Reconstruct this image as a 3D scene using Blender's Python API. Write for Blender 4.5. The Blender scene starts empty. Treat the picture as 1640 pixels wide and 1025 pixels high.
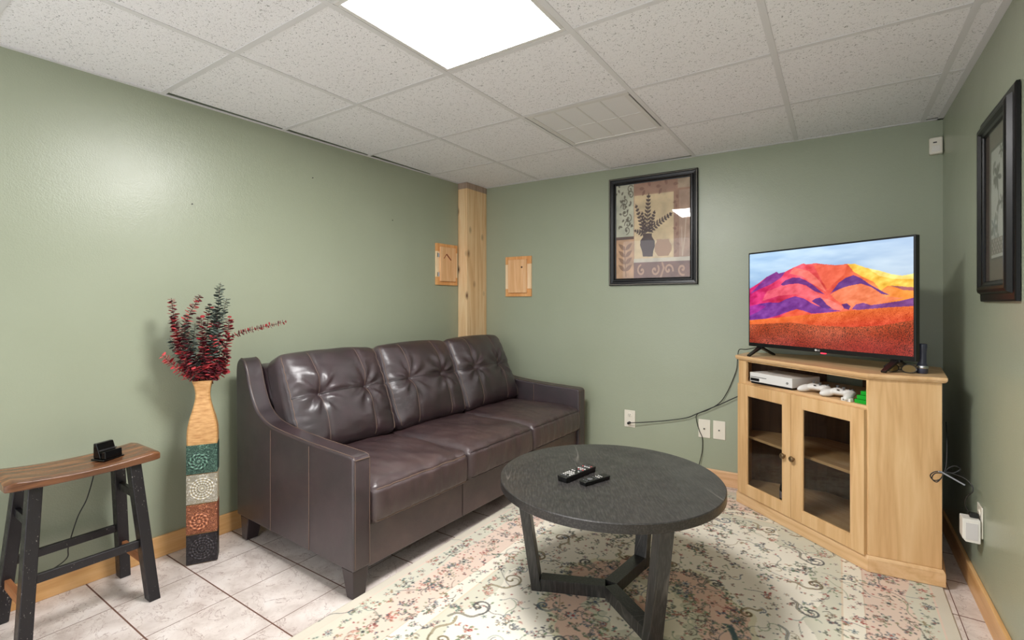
import bpy, bmesh, math, random
import numpy as np
from mathutils import Vector, Matrix
random.seed(7); rng = np.random.default_rng(7)
PI = math.pi
SC = bpy.context.scene
COL = SC.collection

# ------------------------------------------------------------------ camera, world, exposure
FPX, YAW, HORIZON = 783.02, 0.5885, 485.89
cam = bpy.data.cameras.new('camera'); cam_o = bpy.data.objects.new('camera', cam); COL.objects.link(cam_o)
cam.sensor_fit = 'HORIZONTAL'; cam.sensor_width = 36.0
cam.lens = 36.0 * FPX / 1640.0
cam.shift_y = -(512.5 - HORIZON) / 1640.0
cam.clip_start = 0.02
cam_o.location = (2.678, -3.4654, 1.2247)
cam_o.rotation_euler = (PI / 2, 0, YAW)
SC.camera = cam_o
SC.view_settings.view_transform = 'Standard'
SC.view_settings.look = 'None'
SC.view_settings.gamma = 1.0
SC.view_settings.use_curve_mapping = False
SC.view_settings.exposure = 1.0
world = bpy.data.worlds.new('world'); SC.world = world; world.use_nodes = True
world.node_tree.nodes['Background'].inputs[0].default_value = (0.96, 0.98, 1.0, 1)
world.node_tree.nodes['Background'].inputs[1].default_value = 1.1
PANEL_STRENGTH = 33.0
PANEL_COLOR = (1.0, 0.985, 0.975, 1)

H = 2.2387                       # ceiling height
W = 3.157
aL, aB, aR = -0.0231, 0.0281, 0.0042
YR = -4.5                        # room cut off and left open here to let world light in
def xl(y): return -aL * y        # left wall
def yb(x): return aB * x         # back wall
def xr(y): return W - aR * y     # right wall

# ------------------------------------------------------------------ helpers
def s2l(c):
    c = np.asarray(c, float) / 255.0
    return np.where(c <= 0.04045, c / 12.92, ((c + 0.055) / 1.055) ** 2.4)
def rgb(r, g, b):
    v = s2l((r, g, b)); return (float(v[0]), float(v[1]), float(v[2]), 1.0)

class NT:
    def __init__(s, name, rough=0.5, spec=0.5, metal=0.0):
        s.m = bpy.data.materials.new(name); s.m.use_nodes = True
        s.t = s.m.node_tree; s.n = s.t.nodes; s.b = s.n['Principled BSDF']
        s.b.inputs['Roughness'].default_value = rough
        s.b.inputs['Specular IOR Level'].default_value = spec
        s.b.inputs['Metallic'].default_value = metal
    def new(s, ty, **kw):
        n = s.n.new(ty)
        for k, v in kw.items(): setattr(n, k, v)
        return n
    def set(s, sock, v):
        if isinstance(v, bpy.types.NodeSocket): s.t.links.new(v, sock)
        elif isinstance(v, (int, float)) and hasattr(sock.default_value, '__len__'): sock.default_value = [v] * len(sock.default_value)
        else: sock.default_value = v
    def math(s, op, a, b=None, c=None, clamp=False):
        n = s.new('ShaderNodeMath', operation=op, use_clamp=clamp)
        s.set(n.inputs[0], a)
        if b is not None: s.set(n.inputs[1], b)
        if c is not None: s.set(n.inputs[2], c)
        return n.outputs[0]
    def coord(s, scale=(1, 1, 1), rot=(0, 0, 0), loc=(0, 0, 0), out='Object'):
        tc = s.new('ShaderNodeTexCoord'); mp = s.new('ShaderNodeMapping')
        s.t.links.new(tc.outputs[out], mp.inputs[0])
        mp.inputs['Scale'].default_value = scale; mp.inputs['Rotation'].default_value = rot; mp.inputs['Location'].default_value = loc
        return mp.outputs[0]
    def noise(s, vec, scale=5, detail=4, rough=0.55, dist=0.0):
        n = s.new('ShaderNodeTexNoise'); s.t.links.new(vec, n.inputs['Vector'])
        n.inputs['Scale'].default_value = scale; n.inputs['Detail'].default_value = detail
        n.inputs['Roughness'].default_value = rough; n.inputs['Distortion'].default_value = dist
        return n.outputs['Fac']
    def voro(s, vec, scale=5, feature='F1', rand=1.0):
        n = s.new('ShaderNodeTexVoronoi', feature=feature); s.t.links.new(vec, n.inputs['Vector'])
        n.inputs['Scale'].default_value = scale; n.inputs['Randomness'].default_value = rand
        return n
    def ramp(s, fac, stops, interp='LINEAR'):
        n = s.new('ShaderNodeValToRGB'); s.set(n.inputs[0], fac); cr = n.color_ramp; cr.interpolation = interp
        while len(cr.elements) < len(stops): cr.elements.new(0.5)
        for e, (p, c) in zip(cr.elements, stops):
            e.position = p; e.color = c if not isinstance(c, (int, float)) else (c, c, c, 1)
        return n.outputs[0]
    def mix(s, fac, a, b, blend='MIX'):
        n = s.new('ShaderNodeMix', data_type='RGBA', blend_type=blend)
        s.set(n.inputs[0], fac); s.set(n.inputs[6], a); s.set(n.inputs[7], b)
        return n.outputs[2]
    def sep(s, vec):
        n = s.new('ShaderNodeSeparateXYZ'); s.t.links.new(vec, n.inputs[0]); return n.outputs
    def bump(s, h, strength=0.3, dist=0.01, normal=None):
        n = s.new('ShaderNodeBump'); s.set(n.inputs['Height'], h)
        n.inputs['Strength'].default_value = strength; n.inputs['Distance'].default_value = dist
        if normal is not None: s.t.links.new(normal, n.inputs['Normal'])
        s.t.links.new(n.outputs[0], s.b.inputs['Normal']); return n.outputs[0]
    def col(s, v): s.set(s.b.inputs['Base Color'], v)
    def rough(s, v): s.set(s.b.inputs['Roughness'], v)

def plain(name, c, rough=0.5, spec=0.5, metal=0.0):
    k = NT(name, rough, spec, metal); k.col(rgb(*c)); return k.m

def finish_mesh(me, smooth, angle):
    if smooth:
        me.polygons.foreach_set('use_smooth', [True] * len(me.polygons))
        if angle is not None: me.set_sharp_from_angle(angle=math.radians(angle))
    me.update()

class MB:
    def __init__(s): s.v = []; s.f = []; s.cuts = []
    def add(s, vs, fs, M=None):
        o = len(s.v); s.cuts.append(o)
        for p in vs:
            p = Vector(p); s.v.append(M @ p if M is not None else p)
        for f in fs: s.f.append([i + o for i in f])
        return s
    def box(s, x0, y0, z0, x1, y1, z1, M=None):
        vs = [(x, y, z) for x in (x0, x1) for y in (y0, y1) for z in (z0, z1)]
        return s.add(vs, [(0, 1, 3, 2), (4, 6, 7, 5), (0, 4, 5, 1), (2, 3, 7, 6), (0, 2, 6, 4), (1, 5, 7, 3)], M)
    def hexa(s, bot, top, M=None):
        n = len(bot)
        return s.add(list(bot) + list(top), [tuple(range(n))[::-1], tuple(range(n, 2 * n))] + [(i, (i + 1) % n, n + (i + 1) % n, n + i) for i in range(n)], M)
    def prism(s, pts, z0, z1, M=None):
        return s.hexa([(p[0], p[1], z0) for p in pts], [(p[0], p[1], z1) for p in pts], M)
    def beam(s, a, b, w, d, up=(0, 0, 1), w2=None, d2=None):
        a = Vector(a); b = Vector(b); t = (b - a).normalized(); u = Vector(up)
        x = t.cross(u).normalized(); y = x.cross(t).normalized()
        w2 = w if w2 is None else w2; d2 = d if d2 is None else d2
        q = lambda c, ww, dd: [c + x * (i * ww / 2) + y * (j * dd / 2) for i, j in ((-1, -1), (1, -1), (1, 1), (-1, 1))]
        return s.hexa(q(a, w, d), q(b, w2, d2))
    def tube(s, pts, r, n=8, closed=False, caps=True):
        P = [Vector(p) for p in pts]; m = len(P); rr = r if hasattr(r, '__len__') else [r] * m
        T = [((P[(i + 1) % m] - P[i - 1]) if closed else (P[min(i + 1, m - 1)] - P[max(i - 1, 0)])).normalized() for i in range(m)]
        nrm = T[0].orthogonal().normalized(); vs = []; fs = []
        for i in range(m):
            nrm = (nrm - T[i] * nrm.dot(T[i]))
            nrm = nrm.normalized() if nrm.length > 1e-6 else T[i].orthogonal().normalized()
            b = T[i].cross(nrm)
            for k in range(n):
                a = 2 * PI * k / n; vs.append(P[i] + (nrm * math.cos(a) + b * math.sin(a)) * rr[i])
        for i in range(m if closed else m - 1):
            j = (i + 1) % m
            for k in range(n): fs.append((i * n + k, i * n + (k + 1) % n, j * n + (k + 1) % n, j * n + k))
        if caps and not closed: fs += [tuple(range(n))[::-1], tuple(range((m - 1) * n, m * n))]
        return s.add(vs, fs)
    def lathe(s, prof, n=32, M=None):
        vs = []; fs = []; m = len(prof)
        for r, z in prof:
            for k in range(n):
                a = 2 * PI * k / n; vs.append((r * math.cos(a), r * math.sin(a), z))
        for i in range(m - 1):
            for k in range(n): fs.append((i * n + k, i * n + (k + 1) % n, (i + 1) * n + (k + 1) % n, (i + 1) * n + k))
        fs += [tuple(range(n))[::-1], tuple(range((m - 1) * n, m * n))]
        return s.add(vs, fs, M)
    def build_each(s, name, mat, parent=None, **kw):
        out = []; ends = s.cuts[1:] + [len(s.v)]
        for a, b in zip(s.cuts, ends):
            m = MB(); m.v = s.v[a:b]; m.f = [[i - a for i in f] for f in s.f if a <= f[0] < b]; out.append(m.build(name, mat, parent, **kw))
        return out
    def build(s, name, mat, parent=None, origin=None, bevel=0, seg=2, smooth=True, angle=35, frame=None):
        """verts are given in the parent's frame; origin shifts the object's own origin"""
        me = bpy.data.meshes.new(name)
        o = Vector(origin) if origin is not None else Vector((0, 0, 0))
        me.from_pydata([tuple(p - o) for p in s.v], [], s.f)
        bm = bmesh.new(); bm.from_mesh(me); bmesh.ops.recalc_face_normals(bm, faces=bm.faces); bm.to_mesh(me); bm.free()
        if not bevel: finish_mesh(me, smooth, angle)
        ob = bpy.data.objects.new(name, me); COL.objects.link(ob)
        if mat is not None: me.materials.append(mat)
        if parent is not None: ob.parent = parent
        ob.location = o
        if bevel:
            md = ob.modifiers.new('bevel', 'BEVEL'); md.width = bevel; md.segments = seg; md.limit_method = 'ANGLE'; md.angle_limit = math.radians(35)
            md.harden_normals = True
            me.polygons.foreach_set('use_smooth', [True] * len(me.polygons))
        return ob

def np_mesh(name, V, F, mat, parent=None, smooth=True, colors=None, loc=(0, 0, 0), angle=None):
    me = bpy.data.meshes.new(name); V = np.asarray(V, np.float32); F = np.asarray(F, np.int32)
    me.vertices.add(len(V)); me.vertices.foreach_set('co', V.ravel())
    me.loops.add(F.size); me.loops.foreach_set('vertex_index', F.ravel())
    me.polygons.add(len(F)); me.polygons.foreach_set('loop_start', np.arange(0, F.size, F.shape[1], dtype=np.int32))
    me.update(calc_edges=True); me.validate()
    if colors is not None:
        at = me.color_attributes.new('paint', 'FLOAT_COLOR', 'POINT')
        at.data.foreach_set('color', np.concatenate([colors, np.ones((len(colors), 1))], 1).astype(np.float32).ravel())
    if smooth: finish_mesh(me, True, angle)
    ob = bpy.data.objects.new(name, me); COL.objects.link(ob); me.materials.append(mat)
    if parent is not None: ob.parent = parent
    ob.location = loc
    return ob

def tag(o, label=None, cat=None, group=None, kind=None):
    if label: o['label'] = label
    if cat: o['category'] = cat
    if group: o['group'] = group
    if kind: o['kind'] = kind
    return o
def thing(name, label, cat, loc=(0, 0, 0), rz=0.0, group=None):
    o = bpy.data.objects.new(name, None); COL.objects.link(o); o.location = loc; o.rotation_euler = (0, 0, rz)
    o.empty_display_size = 0.1
    return tag(o, label, cat, group)
def struct(o): o['kind'] = 'structure'; return o

def smooth_path(pts, n=8):
    P = [np.array(p, float) for p in pts]; P = [2 * P[0] - P[1]] + P + [2 * P[-1] - P[-2]]; out = []
    for i in range(1, len(P) - 2):
        for k in range(n):
            t = k / n; a, b, c, d = P[i - 1:i + 3]
            out.append(0.5 * ((2 * b) + (-a + c) * t + (2 * a - 5 * b + 4 * c - d) * t * t + (-a + 3 * b - 3 * c + d) * t ** 3))
    out.append(P[-2]); return [tuple(p) for p in out]

# ------------------------------------------------------------------ materials
def m_wall():
    k = NT('sage_green_paint', 0.33, 0.62); v = k.coord()
    n = k.noise(v, 1.3, 3); n2 = k.noise(v, 40, 4, 0.6)
    c = k.ramp(n, [(0.3, rgb(152, 159, 137)), (0.7, rgb(158, 165, 144))])
    k.col(c)
    k.rough(k.ramp(k.noise(v, 3, 4), [(0.3, 0.29), (0.7, 0.36)]))
    h = k.math('ADD', k.noise(v, 160, 3, 0.6), k.math('MULTIPLY', n2, 0.8))
    k.bump(h, 0.16, 0.004); return k.m
M_WALL = m_wall()
def m_ceiling():
    k = NT('mineral_fibre_ceiling_tile', 0.9, 0.2); v = k.coord()
    a = k.noise(k.coord((1, 1.0, 1)), 95, 2, 0.5, 1.5); b = k.noise(v, 230, 2, 0.5)
    f = k.math('ADD', k.math('MULTIPLY', a, 0.7), k.math('MULTIPLY', b, 0.3))
    spots = k.ramp(f, [(0.36, 0.42), (0.415, 1.0)])
    k.col(k.mix(1.0, rgb(242, 241, 244), spots, 'MULTIPLY'))
    k.bump(f, 0.5, 0.004); return k.m
def m_floor():
    k = NT('marble_look_floor_tile', 0.28, 0.5)
    v = k.coord(loc=(-0.2512, 2.7229, 0)); X, Y, Z = k.sep(v)
    def line(c, size, w):
        fr = k.math('FRACT', k.math('ADD', k.math('DIVIDE', c, size), 100.0))
        d = k.math('MULTIPLY', k.math('MINIMUM', fr, k.math('SUBTRACT', 1.0, fr)), size)
        return k.math('LESS_THAN', d, w)
    g = k.math('MAXIMUM', line(X, 0.3134, 0.0016), line(Y, 0.3046, 0.0028))
    ix = k.math('FLOOR', k.math('ADD', k.math('DIVIDE', X, 0.3134), 100.0)); iy = k.math('FLOOR', k.math('ADD', k.math('DIVIDE', Y, 0.3046), 100.0))
    cmb = k.new('ShaderNodeCombineXYZ'); k.set(cmb.inputs[0], k.math('MULTIPLY', ix, 3.7)); k.set(cmb.inputs[1], k.math('MULTIPLY', iy, 5.3)); k.set(cmb.inputs[2], k.math('ADD', ix, iy))
    add = k.new('ShaderNodeVectorMath', operation='ADD'); k.t.links.new(v, add.inputs[0]); k.t.links.new(cmb.outputs[0], add.inputs[1])
    u = add.outputs[0]
    base = k.ramp(k.noise(u, 7, 6, 0.6, 0.4), [(0.3, rgb(192, 178, 170)), (0.55, rgb(222, 211, 204)), (0.75, rgb(232, 224, 219))])
    v1 = k.math('ABSOLUTE', k.math('SUBTRACT', k.noise(u, 8, 5, 0.6, 0.8), 0.5))
    vein = k.ramp(v1, [(0.0, 0.75), (0.009, 0.0)])
    v2 = k.math('ABSOLUTE', k.math('SUBTRACT', k.noise(u, 17, 4, 0.6, 1.2), 0.46))
    vein2 = k.ramp(v2, [(0.0, 0.45), (0.012, 0.0)])
    c = k.mix(vein, base, rgb(140, 112, 104)); c = k.mix(vein2, c, rgb(165, 140, 132))
    k.col(k.mix(g, c, rgb(104, 70, 56)))
    k.rough(k.math('ADD', k.math('MULTIPLY', g, 0.5), 0.3))
    k.bump(k.math('SUBTRACT', 1.0, g), 0.5, 0.002); return k.m
M_CEIL = m_ceiling(); M_FLOOR = m_floor()
M_GRID = plain('white_enamel_grid', (222, 221, 223), 0.45, 0.4)
M_DARKVOID = plain('plenum_shade_dark', (30, 30, 30), 0.9)
def wood(name, c1, c2, c3, grain='z', rough=0.42, dens=1.0, knots=False, rot=(0, 0, 0), knotc=(96, 58, 34), ringscale=9):
    k = NT(name, rough, 0.45)
    st = {'x': (0.07, 1, 1), 'y': (1, 0.07, 1), 'z': (1, 1, 0.07)}[grain]
    tc = k.new('ShaderNodeTexCoord'); mp0 = k.new('ShaderNodeMapping'); k.t.links.new(tc.outputs['Object'], mp0.inputs[0]); mp0.inputs['Rotation'].default_value = rot
    mp = k.new('ShaderNodeMapping'); k.t.links.new(mp0.outputs[0], mp.inputs[0]); mp.inputs['Scale'].default_value = st
    v = mp.outputs[0]
    big = k.noise(v, ringscale * dens, 3, 0.5, 0.6)
    rings = k.math('FRACT', k.math('MULTIPLY', big, 5.0))
    rings = k.math('MULTIPLY', k.math('ABSOLUTE', k.math('SUBTRACT', rings, 0.5)), 2.0)
    fine = k.noise(v, 120 * dens, 4, 0.6)
    f = k.math('ADD', k.math('MULTIPLY', rings, 0.45), k.math('MULTIPLY', fine, 0.55))
    c = k.ramp(f, [(0.2, rgb(*c1)), (0.5, rgb(*c2)), (0.85, rgb(*c3))])
    blot = k.noise(mp0.outputs[0], 3.0, 2)
    c = k.mix(k.ramp(blot, [(0.4, 0.0), (0.7, 0.25)]), c, rgb(*c1))
    if knots:
        mk = k.new('ShaderNodeMapping'); k.t.links.new(mp0.outputs[0], mk.inputs[0])
        mk.inputs['Scale'].default_value = {'x': (0.6, 1, 1), 'y': (1, 0.6, 1), 'z': (1, 1, 0.6)}[grain]
        vo = k.voro(mk.outputs[0], 7.5)
        d = vo.outputs['Distance']; sp = k.sep(vo.outputs['Color'])
        on = k.math('GREATER_THAN', sp[0], 0.45)
        kn = k.math('MULTIPLY', k.ramp(d, [(0.06, 1.0), (0.12, 0.45), (0.2, 0.0)]), on)
        c = k.mix(kn, c, rgb(*knotc))
    k.col(c); k.bump(f, 0.12, 0.002); return k.m
M_PINE = wood('natural_pine_post', (214, 172, 124), (232, 196, 150), (240, 212, 170), 'z', 0.5, knots=True)
M_BASE_Y = wood('honey_pine_baseboard', (198, 146, 88), (217, 168, 110), (228, 184, 130), 'y', 0.35)
M_BASE_X = wood('honey_pine_baseboard_back', (206, 160, 116), (222, 180, 138), (232, 196, 156), 'x', 0.35)
M_STAND_V = wood('light_oiled_pine_upright', (203, 160, 110), (218, 178, 128), (228, 192, 144), 'z', 0.38, 0.8)
ROT_E = math.atan2(-0.523, 0.623)
M_STAND_H = wood('light_oiled_pine_level', (206, 164, 116), (222, 184, 138), (231, 197, 153), 'x', 0.36, 0.8, rot=(0, 0, -ROT_E))
M_HATCH = wood('orange_pine_frame', (214, 150, 90), (226, 166, 106), (234, 180, 124), 'z', 0.4)
M_HATCH_L = wood('orange_pine_panel', (220, 168, 118), (232, 184, 136), (238, 200, 158), 'z', 0.4, knots=False)
M_STOOLSEAT = wood('walnut_stained_seat', (84, 54, 37), (124, 82, 54), (152, 104, 68), 'y', 0.26, 1.3)
def m_blackpaint():
    k = NT('worn_black_paint', 0.38, 0.5); v = k.coord((1, 1, 0.5))
    n = k.noise(v, 190, 3, 0.6); m = k.noise(k.coord(), 9, 2)
    f = k.math('MULTIPLY', k.ramp(n, [(0.665, 0.0), (0.69, 1.0)]), k.ramp(m, [(0.42, 0.0), (0.6, 1.0)]))
    k.col(k.mix(f, rgb(26, 23, 27), rgb(176, 168, 160)))
    k.rough(k.ramp(k.noise(k.coord(), 30, 3), [(0.3, 0.3), (0.7, 0.5)])); return k.m
M_BLACKPAINT = m_blackpaint()
def m_tablewood(name, rot=0.0, grain='x'):
    k = NT(name, 0.4, 0.55)
    tc = k.new('ShaderNodeTexCoord'); mp0 = k.new('ShaderNodeMapping'); k.t.links.new(tc.outputs['Object'], mp0.inputs[0]); mp0.inputs['Rotation'].default_value = (0, 0, rot)
    mp = k.new('ShaderNodeMapping'); k.t.links.new(mp0.outputs[0], mp.inputs[0]); mp.inputs['Scale'].default_value = (0.16, 1, 1) if grain == 'x' else (1, 1, 0.1)
    v = mp.outputs[0]
    big = k.noise(v, 3.6, 2, 0.45, 0.9)
    r = k.math('FRACT', k.math('MULTIPLY', big, 16.0)); r = k.math('MULTIPLY', k.math('ABSOLUTE', k.math('SUBTRACT', r, 0.5)), 2.0)
    cer = k.math('MULTIPLY', k.ramp(r, [(0.0, 1.0), (0.13, 0.0)]), k.ramp(k.noise(mp0.outputs[0], 3.0, 2), [(0.5, 0.0), (0.66, 1.0)]))
    fine = k.ramp(k.noise(v, 150, 3, 0.6), [(0.45, 0.0), (0.68, 1.0)])
    c = k.mix(k.noise(mp0.outputs[0], 5, 3), rgb(30, 29, 29), rgb(48, 46, 45))
    c = k.mix(k.math('MULTIPLY', fine, 0.45), c, rgb(84, 81, 78)); c = k.mix(k.math('MULTIPLY', cer, 0.6), c, rgb(120, 114, 108))
    k.col(c); k.bump(k.noise(v, 150, 3, 0.6), 0.18, 0.002)
    k.rough(k.ramp(k.noise(mp0.outputs[0], 8, 4), [(0.3, 0.28), (0.7, 0.42)])); return k.m
M_TABLE = m_tablewood('charcoal_ash_veneer', rot=math.radians(58))
M_TABLELEG = m_tablewood('charcoal_ash_legs', grain='z')
def m_leather(name, c1, c2, rough=0.30, fine=0.3, spec=0.6):
    k = NT(name, rough, spec); v = k.coord()
    n = k.noise(v, 6, 5, 0.6, 0.6)
    k.col(k.ramp(n, [(0.32, rgb(*c1)), (0.7, rgb(*c2))]))
    k.rough(k.ramp(k.noise(v, 9, 4, 0.6), [(0.3, rough - 0.04), (0.7, rough + 0.08)]))
    cr = k.voro(v, 420, 'DISTANCE_TO_EDGE').outputs['Distance']
    cr = k.ramp(cr, [(0.0, 0.0), (0.12, 1.0)])
    k.b.inputs['Coat Weight'].default_value = 0.25; k.b.inputs['Coat Roughness'].default_value = 0.3
    h = k.math('ADD', k.math('MULTIPLY', cr, 0.12), k.math('MULTIPLY', k.noise(v, 26, 5, 0.62, 0.5), fine))
    k.bump(h, 0.55, 0.006); return k.m
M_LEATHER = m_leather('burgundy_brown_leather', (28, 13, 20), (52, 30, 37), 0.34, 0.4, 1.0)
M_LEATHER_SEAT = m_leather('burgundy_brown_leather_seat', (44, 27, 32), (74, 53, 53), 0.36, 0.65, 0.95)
M_STITCH = plain('tan_stitching', (118, 96, 82), 0.7)
M_SEAMDARK = plain('dark_seam', (34, 25, 27), 0.5)
M_FOOT = plain('dark_wood_foot', (48, 38, 40), 0.3)
M_BLACK = plain('black_plastic', (16, 16, 17), 0.35)
M_BLACKGLOSS = plain('gloss_black_plastic', (8, 8, 9), 0.16, 0.35)
M_CABLE = plain('black_cable', (14, 14, 15), 0.45)
M_WHITEPL = plain('white_plastic', (226, 222, 214), 0.35)
M_IVORY = plain('ivory_outlet_plastic', (228, 222, 208), 0.35)
M_CONSOLE = plain('console_white', (222, 220, 216), 0.4)
M_GREEN = plain('green_case', (24, 158, 40), 0.35)
M_BRASS = plain('antique_brass', (134, 112, 84), 0.32, 0.5, 0.9)
M_CHROME = plain('steel', (190, 190, 190), 0.25, 0.5, 1.0)
M_NAVY = plain('navy_rubber', (58, 61, 78), 0.35)
M_FRAMEBLK = plain('black_frame_lacquer', (9, 8, 10), 0.3, 0.35)
M_BEAD = plain('silvered_bead', (176, 168, 154), 0.4, 0.5)
def m_glass(name, tint=(0.93, 0.95, 0.94, 1), refl=1.0):
    m = bpy.data.materials.new(name); m.use_nodes = True; t = m.node_tree; n = t.nodes
    n.remove(n['Principled BSDF']); out = n['Material Output']
    tr = n.new('ShaderNodeBsdfTransparent'); tr.inputs[0].default_value = tint
    gl = n.new('ShaderNodeBsdfGlossy'); gl.inputs['Roughness'].default_value = 0.02
    lw = n.new('ShaderNodeLayerWeight'); lw.inputs[0].default_value = 0.5
    pw = n.new('ShaderNodeMath'); pw.operation = 'POWER'; t.links.new(lw.outputs['Facing'], pw.inputs[0]); pw.inputs[1].default_value = 5.0
    fr = n.new('ShaderNodeMath'); fr.operation = 'MULTIPLY_ADD'; t.links.new(pw.outputs[0], fr.inputs[0]); fr.inputs[1].default_value = 0.9; fr.inputs[2].default_value = 0.035
    mx = n.new('ShaderNodeMixShader'); t.links.new(fr.outputs[0], mx.inputs[0]); t.links.new(tr.outputs[0], mx.inputs[1]); t.links.new(gl.outputs[0], mx.inputs[2])
    t.links.new(mx.outputs[0], out.inputs[0]); return m
M_GLASS = m_glass('cabinet_glass', (0.8, 0.8, 0.78, 1))
def m_paint(name, rough=0.5, spec=0.4, bump=None, emit=0.0):
    k = NT(name, rough, spec); at = k.new('ShaderNodeAttribute', attribute_name='paint')
    if emit:
        k.col((0.005, 0.005, 0.005, 1)); k.set(k.b.inputs['Emission Color'], at.outputs['Color']); k.b.inputs['Emission Strength'].default_value = emit
    else: k.col(at.outputs['Color'])
    if bump: k.bump(k.noise(k.coord(), bump, 2, 0.6), 0.35, 0.003)
    return k.m

# ------------------------------------------------------------------ room shell
def quad(name, pts, mat):
    return struct(MB().add(pts, [(0, 1, 2, 3)]).build(name, mat, smooth=False))
ZT = 2.55
def wall(name, a, b, out, mat):        # slab with thickness to the outside
    a = Vector((*a, 0)); b = Vector((*b, 0)); o = Vector((*out, 0)) * 0.08
    mb = MB().hexa([a, b, b + o, a + o], [p + Vector((0, 0, ZT)) for p in (a, b, b + o, a + o)])
    return struct(mb.build(name, mat, smooth=False))
wall('wall_left', (xl(YR), YR), (0, 0), (-1, 0), M_WALL)
wall('wall_back', (-0.08, yb(-0.08)), (W + 0.08, yb(W + 0.08)), (0, 1), M_WALL)
wall('wall_right', (W, yb(W)), (xr(YR), YR), (1, 0), M_WALL)
struct(MB().box(-0.3, YR, -0.05, W + 0.15, 0.25, 0).build('floor', M_FLOOR, smooth=False))
GX = [0.6312 + 0.6096 * i for i in range(5)]; GY = [-0.6084 - 0.6096 * i for i in range(7)]
LIGHT_CELLS = [(1, 2)]       # (cell after GX[i], rows between GY[j] and GY[j+1])
VENT_CELL = (1, 0)
mb = MB()
xs = [-0.16] + GX + [W + 0.05]; ys = [0.12] + GY
for i in range(len(xs) - 1):
    for j in range(len(ys) - 1):
        if (i - 1, j - 1) in LIGHT_CELLS or (i - 1, j - 1) == VENT_CELL: continue
        x0, x1, y1, y0 = xs[i], xs[i + 1], ys[j], ys[j + 1]
        z = H + 0.0025
        # edge tiles stop a little short of the wall angle in places, showing the dark void
        if j == 0: y1 = yb((x0 + x1) / 2) - (0.034 if i in (2, 5) else 0.0)
        if i == 0: x0 = max(xl(y0), xl(y1)) + (0.032 if j in (1, 2, 3, 5) else -0.02)
        g = 0.003
        mb.box(x0 + g, y0 + g, z, x1 - g, y1 - g, z + 0.015)
struct(mb.build('ceiling', M_CEIL, smooth=False))
struct(MB().box(-0.3, YR, ZT, W + 0.2, 0.3, ZT + 0.05).build('ceiling', M_DARKVOID, smooth=False))  # slab added above the grid against world light; dark colour stands for plenum shade
mb = MB()
for x in GX: mb.box(x - 0.012, ys[-1], H, x + 0.012, 0.1, H + 0.002)
for y in GY:
    for i in range(len(xs) - 1): mb.box((xs[i] if i else xl(y) - 0.02) + 0.0125, y - 0.012, H + 0.0002, xs[i + 1] - 0.0125, y + 0.012, H + 0.0019)
a0, a1 = xl(0), xl(YR)
mb.hexa([(0, 0, H - .001), (0.022, 0, H - .001), (a1 + 0.022, YR, H - .001), (a1, YR, H - .001)], [(0, 0, H + .002), (0.022, 0, H + .002), (a1 + 0.022, YR, H + .002), (a1, YR, H + .002)])
mb.hexa([(0, 0, H - .001), (W, yb(W), H - .001), (W, yb(W) - 0.022, H - .001), (0, -0.022, H - .001)], [(0, 0, H + .002), (W, yb(W), H + .002), (W, yb(W) - .022, H + .002), (0, -.022, H + .002)])
b1 = xr(YR)
mb.hexa([(W, yb(W), H - .001), (b1, YR, H - .001), (b1 - 0.026, YR, H - .001), (W - 0.026, yb(W), H - .001)], [(W, yb(W), H + .002), (b1, YR, H + .002), (b1 - .026, YR, H + .002), (W - .026, yb(W), H + .002)])
struct(mb.build('trim_1', M_GRID, smooth=False))
BBH, BBT = 0.1006, 0.015
def base(name, a, b, inn, mat):
    a = Vector((*a, 0)); b = Vector((*b, 0)); i = Vector((*inn, 0)) * BBT; up = Vector((0, 0, BBH))
    return struct(MB().hexa([a, b, b + i, a + i], [a + up, b + up, b + i + up, a + i + up]).build(name, mat, bevel=0.003))
base('baseboard_left', (xl(YR), YR), (xl(-0.27), -0.27), (1, 0), M_BASE_Y)
base('baseboard_back', (0.096, yb(0.1)), (W - BBT, yb(W)), (0, -1), M_BASE_X)
base('baseboard_right', (W, yb(W)), (xr(YR), YR), (-1, 0), M_BASE_Y)
# timber post boxed into the corner
pm = MB()
pm.box(-0.004, -0.272, 0, 0.095, 0.0005, H - 0.001)
post = struct(pm.build('trim_2', M_PINE, bevel=0.003)); post['label'] = 'knotty pine post boxed into the corner behind the sofa'
struct(MB().box(-0.003, -0.2735, H - 0.05, 0.0965, 0.0004, H - 0.0005).build('trim_3', wood('grey_stained_pine', (150, 128, 112), (168, 146, 130), (182, 160, 142), 'z'), smooth=False))

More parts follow.
